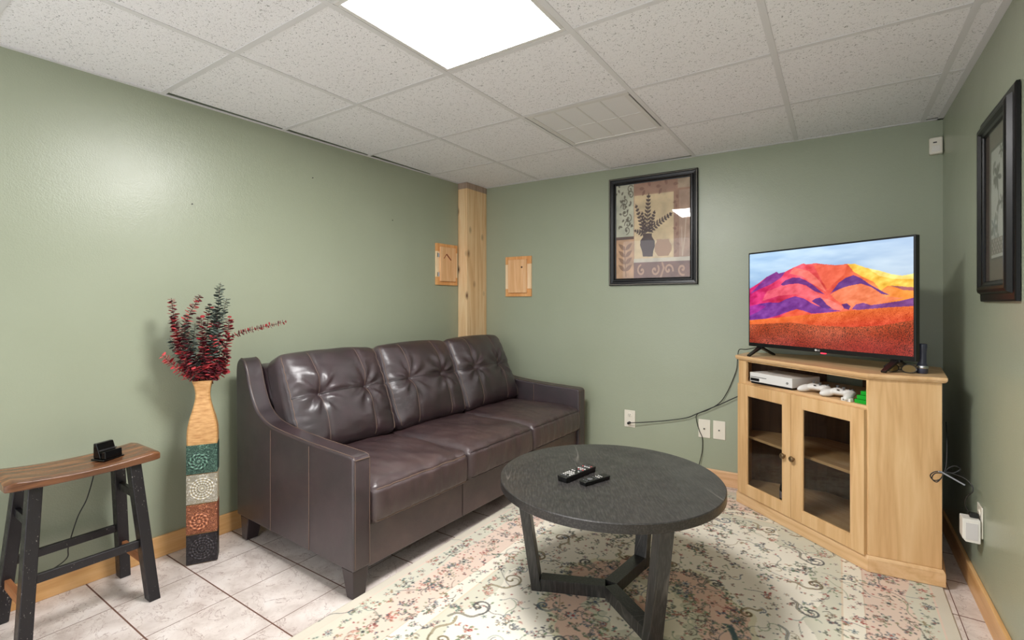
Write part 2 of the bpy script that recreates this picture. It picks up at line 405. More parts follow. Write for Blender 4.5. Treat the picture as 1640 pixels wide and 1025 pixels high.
# ------------------------------------------------------------------ ceiling light and vent
def m_diffuser():
    k = NT('lit_diffuser', 0.5); k.col((0.8, 0.8, 0.8, 1)); k.b.inputs['Emission Color'].default_value = PANEL_COLOR
    k.b.inputs['Emission Strength'].default_value = PANEL_STRENGTH; return k.m
M_DIFF = m_diffuser(); M_LFRAME = plain('white_light_frame', (220, 218, 216), 0.4)
for n_, (i, j) in enumerate(LIGHT_CELLS):
    x0, x1, y1, y0 = GX[i] + 0.0125, GX[i + 1] - 0.0125, GY[j] - 0.0125, GY[j + 1] + 0.0125
    cx_, cy_ = (x0 + x1) / 2, (y0 + y1) / 2
    if n_ == 0: t = thing('ceiling_light', 'square flat LED panel glowing white, set in the ceiling grid over the coffee table', 'ceiling light', (cx_, cy_, H))
    else: t = thing('ceiling_light', 'second square LED ceiling panel, behind the viewpoint near the room opening', 'ceiling light', (cx_, cy_, H))
    hw = (x1 - x0) / 2; f = 0.02; mb = MB()
    mb.box(-hw, -hw, 0, hw, -hw + f, 0.012); mb.box(-hw, hw - f, 0, hw, hw, 0.012)
    mb.box(-hw, -hw + f, 0, -hw + f, hw - f, 0.012); mb.box(hw - f, -hw + f, 0, hw, hw - f, 0.012)
    mb.build('frame', M_LFRAME, t, bevel=0.003)
    MB().box(-hw + f, -hw + f, 0.006, hw - f, hw - f, 0.010).build('diffuser', M_DIFF, t, smooth=False)
i, j = VENT_CELL
cx_, cy_ = (GX[i] + GX[i + 1]) / 2, (GY[j] + GY[j + 1]) / 2
t = thing('ceiling_vent', 'flat white perforated air vent panel in the ceiling grid, between light and back wall', 'vent', (cx_, cy_, H))
hw = 0.29
def m_perf():
    k = NT('perforated_vent_face', 0.5); v = k.coord()
    d = k.voro(k.coord((1, 1, 0)), 150, rand=0.0).outputs['Distance']
    k.col(k.ramp(d, [(0.2, rgb(222, 221, 222)), (0.4, rgb(234, 233, 234))])); return k.m
mb = MB(); 
for a, b, c, d in ((-hw, -hw, hw, -hw + .03), (-hw, hw - .03, hw, hw), (-hw, -hw + .03, -hw + .03, hw - .03), (hw - .03, -hw + .03, hw - .006, hw - .03)): mb.box(a, b, 0.001, c, d, 0.01)
mb.build('frame', M_LFRAME, t, bevel=0.002)
MB().box(-hw + .03, -hw + .03, 0.005, hw - .03, hw - .03, 0.009).build('face', m_perf(), t, smooth=False)
mb = MB()
for q in (-0.13, 0.0, 0.13): mb.box(q - .004, -hw + .03, 0.003, q + .004, hw - .03, 0.006)
mb.box(-hw + .03, -.004, 0.0032, hw - .03, .004, 0.006)
mb.build_each('divider', M_LFRAME, t)

# ------------------------------------------------------------------ painting on numpy canvases
def grid_faces(nx, ny):
    i = np.arange(nx - 1)[None, :] + np.arange(ny - 1)[:, None] * nx
    return np.stack([i, i + 1, i + 1 + nx, i + nx], -1).reshape(-1, 4)
def vnoise(X, Y, seed=0, oct=4):
    r = np.random.default_rng(seed); out = np.zeros_like(X); amp = 1; tot = 0
    for o in range(oct):
        gx, gy = X * 2 ** o, Y * 2 ** o; x0 = np.floor(gx).astype(int); y0 = np.floor(gy).astype(int)
        T = r.random((64, 64)); fx = gx - x0; fy = gy - y0; fx = fx * fx * (3 - 2 * fx); fy = fy * fy * (3 - 2 * fy)
        g = lambda a, b: T[a % 64, b % 64]
        out += amp * ((g(x0, y0) * (1 - fx) + g(x0 + 1, y0) * fx) * (1 - fy) + (g(x0, y0 + 1) * (1 - fx) + g(x0 + 1, y0 + 1) * fx) * fy); tot += amp; amp *= 0.5
    return out / tot
def inpoly(X, Y, P):
    r = np.zeros(X.shape, bool); n = len(P)
    for i in range(n):
        x1, y1 = P[i]; x2, y2 = P[(i + 1) % n]
        if y1 == y2: continue
        c = ((Y >= min(y1, y2)) & (Y < max(y1, y2))); xi = x1 + (Y - y1) * (x2 - x1) / (y2 - y1)
        r ^= c & (X < xi)
    return r
def homog(src):      # image quad TL,TR,BR,BL -> unit square (u right, v down)
    dst = [(0, 0), (1, 0), (1, 1), (0, 1)]; A = []; b = []
    for (x, y), (u, v) in zip(src, dst):
        A += [[x, y, 1, 0, 0, 0, -u * x, -u * y], [0, 0, 0, x, y, 1, -v * x, -v * y]]; b += [u, v]
    h = np.append(np.linalg.solve(np.array(A, float), np.array(b, float)), 1).reshape(3, 3)
    def f(P):
        P = np.array(P, float); q = np.c_[P, np.ones(len(P))] @ h.T; return q[:, :2] / q[:, 2:]
    return f
def canvas(nx, ny, asp):
    u, v = np.meshgrid(np.linspace(0, 1, nx), np.linspace(0, 1, ny)); return u, v
def C3(*c): return np.array(c, float)
def blend(I, m, c, a=1.0):
    m = (m.astype(float) * a)[..., None]; return I * (1 - m) + np.asarray(c, float) * m
def stroke(I, X, Y, pts, w, c, a=1.0):
    """soft line through points, X/Y the coordinate grids in the same units"""
    pts = np.asarray(pts, float); x0, x1 = X[0, 0], X[0, -1]; nx = X.shape[1]; y0, y1 = Y[0, 0], Y[-1, 0]; ny = X.shape[0]
    px = (x1 - x0) / (nx - 1); py = (y1 - y0) / (ny - 1)
    for k in range(len(pts) - 1):
        p, q = pts[k], pts[k + 1]
        xa, xb = sorted([(min(p[0], q[0]) - 2 * w - x0) / px, (max(p[0], q[0]) + 2 * w - x0) / px]); ya, yb_ = sorted([(min(p[1], q[1]) - 2 * w - y0) / py, (max(p[1], q[1]) + 2 * w - y0) / py])
        i0, i1 = max(int(xa), 0), min(int(xb) + 2, nx); j0, j1 = max(int(ya), 0), min(int(yb_) + 2, ny)
        if i1 <= i0 or j1 <= j0: continue
        xx = X[j0:j1, i0:i1]; yy = Y[j0:j1, i0:i1]; d = q - p; L = max(d @ d, 1e-12)
        t = np.clip(((xx - p[0]) * d[0] + (yy - p[1]) * d[1]) / L, 0, 1)
        dist = np.hypot(xx - p[0] - t * d[0], yy - p[1] - t * d[1]); m = np.clip((w - dist) / (abs(px) * 1.2) + 0.5, 0, 1) * a
        I[j0:j1, i0:i1] = I[j0:j1, i0:i1] * (1 - m[..., None]) + np.asarray(c) * m[..., None]
def blob(I, X, Y, cx, cy, fn, R, c, a=1.0):
    """paint where fn(dx,dy) > 0 inside radius R of (cx,cy)"""
    x0, x1 = X[0, 0], X[0, -1]; nx = X.shape[1]; y0, y1 = Y[0, 0], Y[-1, 0]; ny = X.shape[0]
    px = (x1 - x0) / (nx - 1); py = (y1 - y0) / (ny - 1)
    a0, a1 = sorted([(cx - R - x0) / px, (cx + R - x0) / px]); b0, b1 = sorted([(cy - R - y0) / py, (cy + R - y0) / py])
    i0, i1 = max(int(a0), 0), min(int(a1) + 2, nx); j0, j1 = max(int(b0), 0), min(int(b1) + 2, ny)
    if i1 <= i0 or j1 <= j0: return
    m = np.clip(fn(X[j0:j1, i0:i1] - cx, Y[j0:j1, i0:i1] - cy) / (abs(px) * 1.2) + 0.5, 0, 1) * a
    I[j0:j1, i0:i1] = I[j0:j1, i0:i1] * (1 - m[..., None]) + np.asarray(c) * m[..., None]
def leaf_fn(rot, L, w):
    def f(x, y):
        a = x * math.cos(rot) + y * math.sin(rot); b = -x * math.sin(rot) + y * math.cos(rot)
        t = np.clip(a / L, 0, 1); return w * np.sin(PI * t ** 0.85) - np.abs(b) - np.where((a < 0) | (a > L), 1, 0)
    return f
def flower_fn(r, k, rot, depth=0.35):
    return lambda x, y: r * (1 - depth + depth * np.cos(k * (np.arctan2(y, x) - rot))) - np.hypot(x, y)
def spiral(cx, cy, r, a0, turns, dirn=1, n=26):
    return [(cx + r * (1 - k / n) ** 0.9 * math.cos(a0 + dirn * turns * 2 * PI * k / n), cy + r * (1 - k / n) ** 0.9 * math.sin(a0 + dirn * turns * 2 * PI * k / n)) for k in range(n)]

# ------------------------------------------------------------------ rug
def make_rug():
    RX0, RX1, RY0, RY1 = 1.02, 3.05, -3.06, -0.055
    res = 0.0033; nx = int((RX1 - RX0) / res); ny = int((RY1 - RY0) / res)
    X, Y = np.meshgrid(np.linspace(RX0, RX1, nx), np.linspace(RY0, RY1, ny))
    cx, cy = (RX0 + RX1) / 2, -1.555
    d = np.minimum(np.minimum(X - RX0, RX1 - X), np.minimum(Y - RY0, RY1 - Y))
    wob = 0.02 * np.sin(X * 19) * np.sin(Y * 17 + 1)
    I = np.empty(X.shape + (3,)); I[:] = C3(228, 221, 206)
    nz = vnoise(X * 4, Y * 4, 3)[..., None]
    green, salmon, beige, cream = C3(206, 202, 184), C3(219, 197, 181), C3(208, 200, 184), C3(226, 218, 202)
    I = blend(I, (d < 0.445 + 2.0 * wob), green)
    I = blend(I, d < 0.362, C3(214, 196, 172)); I = blend(I, d < 0.357, cream); I = blend(I, d < 0.287, C3(206, 180, 158)); I = blend(I, d < 0.282, salmon)
    I = blend(I, (d < 0.125 + 0.8 * wob), C3(207, 203, 186)); I = blend(I, d < 0.048, salmon); I = blend(I, d < 0.04, beige)
    r = np.hypot(X - cx, Y - cy); th = np.arctan2(Y - cy, X - cx)
    lob = 0.03 * np.abs(np.sin(4 * th)) - 0.015 + 0.012 * np.sin(16 * th)
    I = blend(I, r < 0.40 + lob, C3(214, 206, 178)); I = blend(I, r < 0.375 + lob, C3(214, 182, 162)); I = blend(I, r < 0.225 + lob, C3(200, 194, 168)); I = blend(I, r < 0.17 + lob, C3(224, 214, 190)); I = blend(I, r < 0.07 + lob, C3(214, 178, 156))
    # corner spandrels
    for sx, sy in ((RX0 + .36, RY0 + .36), (RX1 - .36, RY0 + .36), (RX0 + .36, RY1 - .36), (RX1 - .36, RY1 - .36)):
        rc = np.hypot(X - sx, Y - sy); m = (d > 0.362)
        I = blend(I, m & (rc < 0.34 + 2 * wob), green)
    ink = [C3(78, 76, 80), C3(70, 80, 98), C3(96, 84, 74), C3(84, 92, 80), C3(64, 62, 66)]
    acc = [C3(152, 66, 62), C3(168, 96, 84), C3(176, 120, 104), C3(120, 60, 58)]
    leafc = [C3(104, 124, 92), C3(122, 132, 104), C3(86, 108, 100), C3(140, 122, 92), C3(96, 98, 96)]
    R = random.Random(5)
    visible = lambda y: y > -2.6
    def vine(x, y, sc):
        a = R.random() * 2 * PI; pts = [(x, y)]; curv = R.uniform(-1, 1) * 26 / sc * 0.03
        for k in range(R.randint(8, 20)):
            a += curv * 0.55 + R.uniform(-.1, .1); pts.append((pts[-1][0] + 0.009 * sc * math.cos(a), pts[-1][1] + 0.009 * sc * math.sin(a)))
            if k % 9 == 8: curv = -curv
        stroke(I, X, Y, pts, 0.0011 * R.uniform(0.8, 1.4), R.choice(ink + leafc), 0.75)
        x2, y2 = pts[-1]
        blob(I, X, Y, x2, y2, leaf_fn(a, 0.016 * sc, 0.004 * sc), 0.03, R.choice(leafc + acc), 0.85)
    def flower(x, y, r):
        k = R.choice((5, 6, 8)); rot = R.random() * 6; c = R.choice(ink + acc + leafc)
        blob(I, X, Y, x, y, flower_fn(r, k, rot), r * 1.1, c, 0.8)
        blob(I, X, Y, x, y, flower_fn(r * 0.74, k, rot), r, R.choice([C3(222, 196, 176), C3(206, 206, 186), C3(212, 176, 160), C3(176, 184, 182)]), 0.9)
        blob(I, X, Y, x, y, flower_fn(r * 0.3, 4, rot, .1), r, R.choice(ink + acc), 0.9)
    def spray(x, y, r):
        a0 = R.random() * 6; c = R.choice(ink + leafc); 
        for k in range(R.randint(4, 7)):
            a = a0 + k * 0.5 + R.uniform(-.15, .15); rr = r * R.uniform(.6, 1)
            blob(I, X, Y, x + rr * .35 * math.cos(a), y + rr * .35 * math.sin(a), leaf_fn(a, rr * .75, rr * .17), r * 1.4, c if R.random() < .75 else R.choice(acc), 0.85)
    def scroll(x, y, r, a0, dr):
        c = R.choice([C3(110, 96, 74), C3(96, 104, 112), C3(120, 108, 84), C3(84, 84, 84)])
        stroke(I, X, Y, spiral(x, y, r, a0, 1.25, dr), 0.0036, c, 0.85); stroke(I, X, Y, spiral(x, y, r * 1.12, a0, .45, dr, 14), 0.0016, c, 0.7)
        tail = [(x + r * math.cos(a0) + dr * math.sin(a0) * r * t * 1.1 + .25 * r * math.sin(3 * t) * math.cos(a0), y + r * math.sin(a0) - dr * math.cos(a0) * r * t * 1.1 + .25 * r * math.sin(3 * t) * math.sin(a0)) for t in np.linspace(0, 2.2, 12)]
        stroke(I, X, Y, tail, 0.0048, c, 0.85); stroke(I, X, Y, tail, 0.0018, C3(196, 184, 156), 0.8)
    for _ in range(2100):
        x = R.uniform(RX0 + .05, RX1 - .05); y = R.uniform(RY0 + .05, RY1 - .05)
        dd = min(x - RX0, RX1 - x, y - RY0, RY1 - y); rr = math.hypot(x - cx, y - cy)
        dens = 1.0 if dd < .36 or rr < .42 else 0.7
        if R.random() > dens: continue
        t = R.random()
        if t < .2: vine(x, y, R.uniform(.7, 1.3))
        elif t < .5: flower(x, y, R.uniform(.008, .017))
        else: spray(x, y, R.uniform(.012, .026))
    for _ in range(4200):
        x = R.uniform(RX0 + .05, RX1 - .05); y = R.uniform(RY0 + .05, RY1 - .05); rr = R.uniform(.003, .0062)
        dd = min(x - RX0, RX1 - x, y - RY0, RY1 - y)
        if dd > .36 and R.random() < .4: continue
        blob(I, X, Y, x, y, leaf_fn(R.random() * 6, rr * 2.2, rr * .7), rr * 2.5, R.choice(ink + acc + leafc), 0.8)
    def cluster(x, y, r, n, dark=.7):
        a0 = R.random() * 6; stroke(I, X, Y, spiral(x, y, r * 1.2, a0, .55, R.choice((-1, 1)), 12), .0013, R.choice(ink), .8)
        base = R.choice(ink) if R.random() < dark else R.choice(acc)
        for k in range(n):
            a = R.random() * 6.3; rr = r * R.random() ** .6; q = R.uniform(.0045, .0085)
            if R.random() < .5: blob(I, X, Y, x + rr * math.cos(a), y + rr * math.sin(a), flower_fn(q, 5, a), q * 1.2, base, .85); blob(I, X, Y, x + rr * math.cos(a), y + rr * math.sin(a), flower_fn(q * .4, 4, a, .1), q, C3(214, 200, 180), .8)
            else: blob(I, X, Y, x + rr * math.cos(a), y + rr * math.sin(a), leaf_fn(a + R.uniform(-.8, .8), q * 2.4, q * .6), q * 3, R.choice([base, base] + leafc), .85)
    for _ in range(620):
        x = R.uniform(RX0 + .06, RX1 - .06); y = R.uniform(RY0 + .06, RY1 - .06); cluster(x, y, R.uniform(.014, .030), R.randint(6, 13))
    for k in range(70):
        a = 2 * PI * k / 70; q = R.uniform(.34, .41) if k % 2 else R.uniform(.20, .27); cluster(cx + q * math.cos(a), cy + q * math.sin(a), .026, 12, .85)
    def edge_pts(dist, step):
        out = []; n = int((RX1 - RX0 - 2 * dist) / step)
        for k in range(n + 1):
            x = RX0 + dist + (RX1 - RX0 - 2 * dist) * k / n; out += [(x, RY0 + dist), (x, RY1 - dist)]
        n = int((RY1 - RY0 - 2 * dist) / step)
        for k in range(1, n):
            y = RY0 + dist + (RY1 - RY0 - 2 * dist) * k / n; out += [(RX0 + dist, y), (RX1 - dist, y)]
        return out
    for k, (x, y) in enumerate(edge_pts(0.205, 0.115)): flower(x + R.uniform(-.015, .015), y, R.uniform(.02, .03))
    for k, (x, y) in enumerate(edge_pts(0.322, 0.085)): flower(x, y, .015)
    for k, (x, y) in enumerate(edge_pts(0.085, 0.07)): flower(x, y, .013)
    for k, (x, y) in enumerate(edge_pts(0.46, 0.21)): scroll(x, y, R.uniform(.032, .052), R.random() * 6, R.choice((-1, 1)))
    for k in range(12):
        a = 2 * PI * k / 12
        scroll(cx + .40 * math.cos(a), cy + .40 * math.sin(a), .028, a + PI / 2, R.choice((-1, 1)))
        if k % 3 == 0:
            for q in range(5): blob(I, X, Y, cx + .33 * math.cos(a + q * .05), cy + .33 * math.sin(a + q * .05), leaf_fn(a + 1.6 + q * .3, .05, .011), .06, C3(74, 92, 92), .85)
        flower(cx + .29 * math.cos(a + .2), cy + .29 * math.sin(a + .2), .026); flower(cx + .2 * math.cos(a), cy + .2 * math.sin(a), .014)
    I = I * (0.965 + 0.07 * nz)
    pile = 0.007 + 0.0006 * np.random.default_rng(1).random(X.shape)
    V = np.stack([X, Y, pile], -1).reshape(-1, 3); Cc = s2l(np.clip(I, 0, 255)).reshape(-1, 3)
    F = grid_faces(nx, ny)
    # skirt down to the floor
    idx = np.concatenate([np.arange(nx), np.arange(1, ny) * nx + nx - 1, (ny - 1) * nx + np.arange(nx - 2, -1, -1), np.arange(ny - 2, 0, -1) * nx])
    low = V[idx].copy(); low[:, 2] = 0.0005; n0 = len(V); m = len(idx)
    V = np.concatenate([V, low]); Cc = np.concatenate([Cc, Cc[idx]])
    k = np.arange(m); sk = np.stack([idx[k], n0 + k, n0 + (k + 1) % m, idx[(k + 1) % m]], -1)
    F = np.concatenate([F, sk])
    ob = np_mesh('area_rug', V, F, m_paint('woven_rug_pile', 0.95, 0.1, 600), colors=Cc)
    tag(ob, 'cream and salmon floral area rug under the round coffee table', 'rug')
make_rug()
RUGZ = 0.0078

# ------------------------------------------------------------------ sofa
def fnoise(P, freq, seed, n=5):
    r = np.random.default_rng(seed); out = 0
    for k in range(n):
        d = r.normal(size=3); d /= np.linalg.norm(d); out = out + np.sin(P @ d * freq * r.uniform(.6, 1.7) + r.uniform(0, 6.3))
    return out / n
def cube_surface(n):
    t = np.linspace(-1, 1, n); A, B = np.meshgrid(t, t); V = []; F = []; o = 0; f0 = grid_faces(n, n)
    for ax in range(3):
        for s in (-1, 1):
            q = np.empty((n * n, 3)); q[:, ax] = s; q[:, (ax + 1) % 3] = A.ravel(); q[:, (ax + 2) % 3] = B.ravel()
            V.append(q); F.append((f0 if s > 0 else f0[:, ::-1]) + o); o += n * n
    return np.concatenate(V), np.concatenate(F)
def rounded(q, h, r):
    h = np.array(h); p = q * h; inner = np.clip(p, -(h - r), h - r); d = p - inner; L = np.linalg.norm(d, axis=1, keepdims=True); L[L == 0] = 1
    n = d / L; return inner + n * r, n
def merge_mesh(name, V, F, mat, parent, loc=(0, 0, 0)):
    key = np.round(V, 6); u, inv = np.unique(key, axis=0, return_inverse=True); F2 = inv.ravel()[F]
    V2 = np.zeros((len(u), 3)); V2[inv.ravel()] = V
    return np_mesh(name, V2, F2, mat, parent, loc=loc)
def tuft_shape(seed, hw, hh, ht):
    """back cushion in its own frame: x forward, y along the sofa, z up the cushion"""
    bt = [(-0.145, 0.02), (0.145, 0.02)]
    def f(q):
        P, n = rounded(q, (ht, hw, hh), 0.05)
        y, z = P[:, 1], P[:, 2]; fr = np.clip(n[:, 0], 0, 1) ; front = np.clip(q[:, 0], 0, 1) ** 4
        dome = 0.056 * (1 - (y / hw) ** 4) * (1 - (np.abs(z) / hh) ** 3.2)
        pin = 0
        for by, bz in bt:
            d = np.hypot(y - by, (z - bz)); pin = pin - 0.034 * np.exp(-(d / 0.045) ** 1.3)
            a = np.arctan2(z - bz, y - by)
            pin = pin + 0.0085 * np.sin(a * 8 + seed * 1.7 + by * 30) * np.exp(-((d - 0.075) / 0.055) ** 2) + 0.003 * np.sin(a * 15 + seed) * np.exp(-((d - 0.06) / 0.035) ** 2)
        crease = -0.010 * np.exp(-((z - 0.02) / 0.011) ** 2) - 0.007 * (np.exp(-((y - .145) / 0.009) ** 2) + np.exp(-((y + .145) / 0.009) ** 2))
        edge = (np.abs(y) / hw) ** 3
        wr = fnoise(P * (1, 1, 1.6), 22, seed) * 0.0075 + fnoise(P * (1, 0.7, 2.6), 62, seed + 9) * 0.0034 * (0.3 + edge * 1.6)
        dx = (dome + pin + crease + wr) * front
        P = P.copy(); P[:, 0] += dx
        # soft, slightly crowned top and puffed sides
        P[:, 2] += 0.016 * np.clip(q[:, 2], 0, 1) ** 3 * (1 - (y / hw) ** 2) + 0.003 * fnoise(P, 30, seed + 3) * np.clip(q[:, 2], 0, 1)
        P[:, 1] += 0.010 * np.sign(y) * np.clip(np.abs(q[:, 1]), 0, 1) ** 6 * (1 - (z / hh) ** 2)
        return P
    return f, bt
def seat_shape(seed, hd, hw, ht):
    def f(q):
        P, n = rounded(q, (hd, hw, ht), 0.038)
        x, y, z = P.T; top = np.clip(q[:, 2], 0, 1) ** 3; fr = np.clip(q[:, 0], 0, 1) ** 6
        P = P.copy()
        P[:, 2] += top * (0.030 * (1 - (x / hd) ** 4) * (1 - (y / hw) ** 4) + 0.006 * fnoise(P * (1, 1.6, 1), 20, seed) + 0.0028 * fnoise(P * (0.6, 1.8, 1), 60, seed + 2))
        P[:, 0] += fr * (0.012 * (1 - (z / ht) ** 2) + 0.005 * fnoise(P * (1, 2.4, .35), 32, seed + 5) + 0.0035 * fnoise(P * (1, 2.6, .5), 85, seed + 6))
        seam = np.exp(-((z - (ht - 0.022)) / 0.006) ** 2) * fr
        P[:, 0] -= 0.004 * seam
        return P
    return f
SOFA_O = (1.03, -2.165, 0.0); SOFA_R = -math.radians(1.8)
sofa = thing('sofa', 'dark burgundy-brown tufted leather three-seat sofa along the green left wall', 'sofa', SOFA_O, SOFA_R)
SL = 2.06; AW = 0.092
def arm_profile():
    top = smooth_path([(-0.985, 0.80), (-0.986, 0.87), (-0.975, 0.915), (-0.945, 0.938), (-0.905, 0.92), (-0.875, 0.865), (-0.85, 0.80), (-0.815, 0.735), (-0.77, 0.682), (-0.70, 0.645), (-0.62, 0.626), (-0.48, 0.612), (-0.315, 0.602), (-0.12, 0.595), (-0.03, 0.592)], 5)
    return [(-0.975, 0.12)] + [(p[0], p[1]) for p in top] + [(-0.008, 0.588), (0.0, 0.576), (0.0, 0.118)]
prof = arm_profile()
for side, y0 in (('near', 0.0), ('far', SL - AW)):
    mb = MB(); mb.hexa([(x, y0, z) for x, z in prof], [(x, y0 + AW, z) for x, z in prof])
    arm = mb.build('arm', M_LEATHER, sofa, bevel=0.011, seg=3)
    yo = y0 if side == 'near' else y0 + AW; sg = -1 if side == 'near' else 1
    mb = MB(); ofs = 0.0012
    for yy, s_ in ((y0, -1), (y0 + AW, 1)):
        line = [(x + (0.0), yy - s_ * 0.010, z + 0.0008) for x, z in prof[5:-2]] + [(0.0008, yy - s_ * 0.010, 0.57), (0.0008, yy - s_ * 0.010, 0.13)]
        mb.tube(line, 0.0011, 6)
    mb.tube([(0.001, y0 + 0.01, 0.578), (0.001, y0 + AW - 0.01, 0.578)], 0.0016, 6)
    for xs_, zt in ((-0.64, 0.622), (-0.315, 0.598)):
        mb.tube([(xs_, yo + sg * 0.0006, 0.125), (xs_, yo + sg * 0.0006, zt - 0.012)], 0.0015, 6)
        yi = y0 + AW if side == 'near' else y0
        mb.tube([(xs_, y0 + 0.012, zt + 0.004), (xs_, y0 + AW - 0.012, zt + 0.004)], 0.0013, 6) if xs_ < -.5 else None
    if side == 'far': mb.tube([(-0.40, y0 - 0.0006, 0.45), (-0.40, y0 - 0.0006, 0.59)], 0.0015, 6)
    mb.build_each('stitching', M_STITCH, arm)
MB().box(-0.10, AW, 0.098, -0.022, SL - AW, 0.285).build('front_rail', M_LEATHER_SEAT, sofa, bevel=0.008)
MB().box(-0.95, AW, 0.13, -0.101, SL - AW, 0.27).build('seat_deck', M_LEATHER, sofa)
MB().box(-0.972, AW, 0.12, -0.80, SL - AW, 0.90).build('back_frame', M_LEATHER, sofa, bevel=0.03, seg=4)
mb = MB()
for ys_ in (0.70, 1.36): mb.tube([(-0.0212, ys_, 0.10), (-0.0212, ys_, 0.28)], 0.0016, 6)
mb.build_each('rail_seam', M_SEAMDARK, sofa)
CW = (SL - 2 * AW) / 3
Q, QF = cube_surface(46)
TILT = math.radians(24)
for k in range(3):
    yc = AW + CW * (k + 0.5)
    # seat cushion
    f = seat_shape(11 + k, 0.325, CW / 2 - 0.0015, 0.088); ctr = Vector((-0.318, yc, 0.362 + (0, .004, .008)[k]))
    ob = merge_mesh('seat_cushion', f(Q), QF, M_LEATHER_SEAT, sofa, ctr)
    mb = MB(); tt = np.linspace(-0.94, 0.94, 50)
    for zq in (0.78, -0.80):
        line = f(np.stack([np.ones(50), tt, np.full(50, zq)], 1)); mb.tube([(p[0] + 0.001, p[1], p[2]) for p in line], 0.0019, 6)
    mb.build_each('piping', M_STITCH if k == 0 else M_SEAMDARK, ob)
    # back cushion
    hw, hh, ht = CW / 2 - 0.001, 0.27, 0.08
    f, bt = tuft_shape(21 + k * 5, hw, hh, ht)
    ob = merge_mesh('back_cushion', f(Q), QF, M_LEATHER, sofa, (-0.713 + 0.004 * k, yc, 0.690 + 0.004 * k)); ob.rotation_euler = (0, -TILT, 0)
    mb = MB(); n = 70; tt = np.linspace(-0.97, 0.97, n)
    line = f(np.stack([np.ones(n), tt, np.full(n, 0.02 / hh)], 1)); mb.tube([(p[0] + 0.0006, p[1], p[2]) for p in line], 0.0017, 6)
    mb.build('seam', M_SEAMDARK, ob)
    mb = MB()
    for by in (-.145, .145):
        line = f(np.stack([np.ones(n), np.full(n, by / hw), tt], 1)); mb.tube([(p[0] + 0.0006, p[1] , p[2]) for p in line], 0.0013, 6)
    for by in (-0.955, 0.955):
        line = f(np.stack([np.ones(n), np.full(n, by), tt], 1)); mb.tube([(p[0] + 0.001, p[1], p[2]) for p in line], 0.0018, 6)
    mb.build_each('stitching', M_STITCH, ob)
    for by, bz in bt:
        p = f(np.array([[1, by / hw, bz / hh]]))[0]
        MB().lathe([(0.001, 0.006), (0.007, 0.005), (0.011, 0.001), (0.011, -0.004)], 16, Matrix.Translation(Vector(p) + Vector((0.003, 0, 0))) @ Matrix.Rotation(PI / 2, 4, 'Y')).build('button', M_LEATHER, ob)
for sx in (0, 1):
    for sy in (0, 1):
        x0 = -0.085 if sx == 0 else -0.945; x1 = x0 + 0.08; ya = 0.004 if sy == 0 else SL - 0.084; yb2 = ya + 0.08
        ins = 0.014; ox0, ox1 = (x0 + 2 * ins, x1 - 0.006) if sx == 0 else (x0 + 0.004, x1 - 2 * ins)
        MB().hexa([(ox0, ya + .006, 0), (ox1, ya + .006, 0), (ox1, yb2 - ins, 0), (ox0, yb2 - ins, 0)], [(x0, ya, 0.121), (x1, ya, 0.121), (x1, yb2, 0.121), (x0, yb2, 0.121)]).build('foot', M_FOOT, sofa, bevel=0.004)

# ------------------------------------------------------------------ coffee table
TC = (1.882, -1.545); TH = 0.508; TR_ = 0.452
tab = thing('coffee_table', 'round charcoal wood coffee table with three slanted legs standing on the rug', 'table', (TC[0], TC[1], RUGZ))
zt = TH - RUGZ
MB().lathe([(TR_ - 0.004, zt - 0.036), (TR_, zt - 0.033), (TR_, zt - 0.003), (TR_ - 0.003, zt)], 128).build('tabletop', M_TABLE, tab, angle=30)
ANG = [203, 83, 323]
for a in ANG:
    a = math.radians(a); rd = Vector((math.cos(a), math.sin(a), 0)); tg = Vector((-rd.y, rd.x, 0))
    rt, rb = 0.372, 0.300; zz = zt - 0.0362
    def ring(r, z): return [rd * (r + i * 0.021) + tg * (j * 0.030) + Vector((0, 0, z)) for i, j in ((-1, -1), (1, -1), (1, 1), (-1, 1))]
    MB().hexa(ring(rb, 0), ring(rt, zz)).build('leg', M_TABLELEG, tab, bevel=0.002)
mb = MB()
for a in ANG:
    a = math.radians(a); rd = Vector((math.cos(a), math.sin(a), 0))
    mb.beam(rd * 0.015 + Vector((0, 0, 0.026)), rd * 0.284 + Vector((0, 0, 0.026)), 0.056, 0.050)
mb.build('stretcher', M_TABLELEG, tab, bevel=0.001)

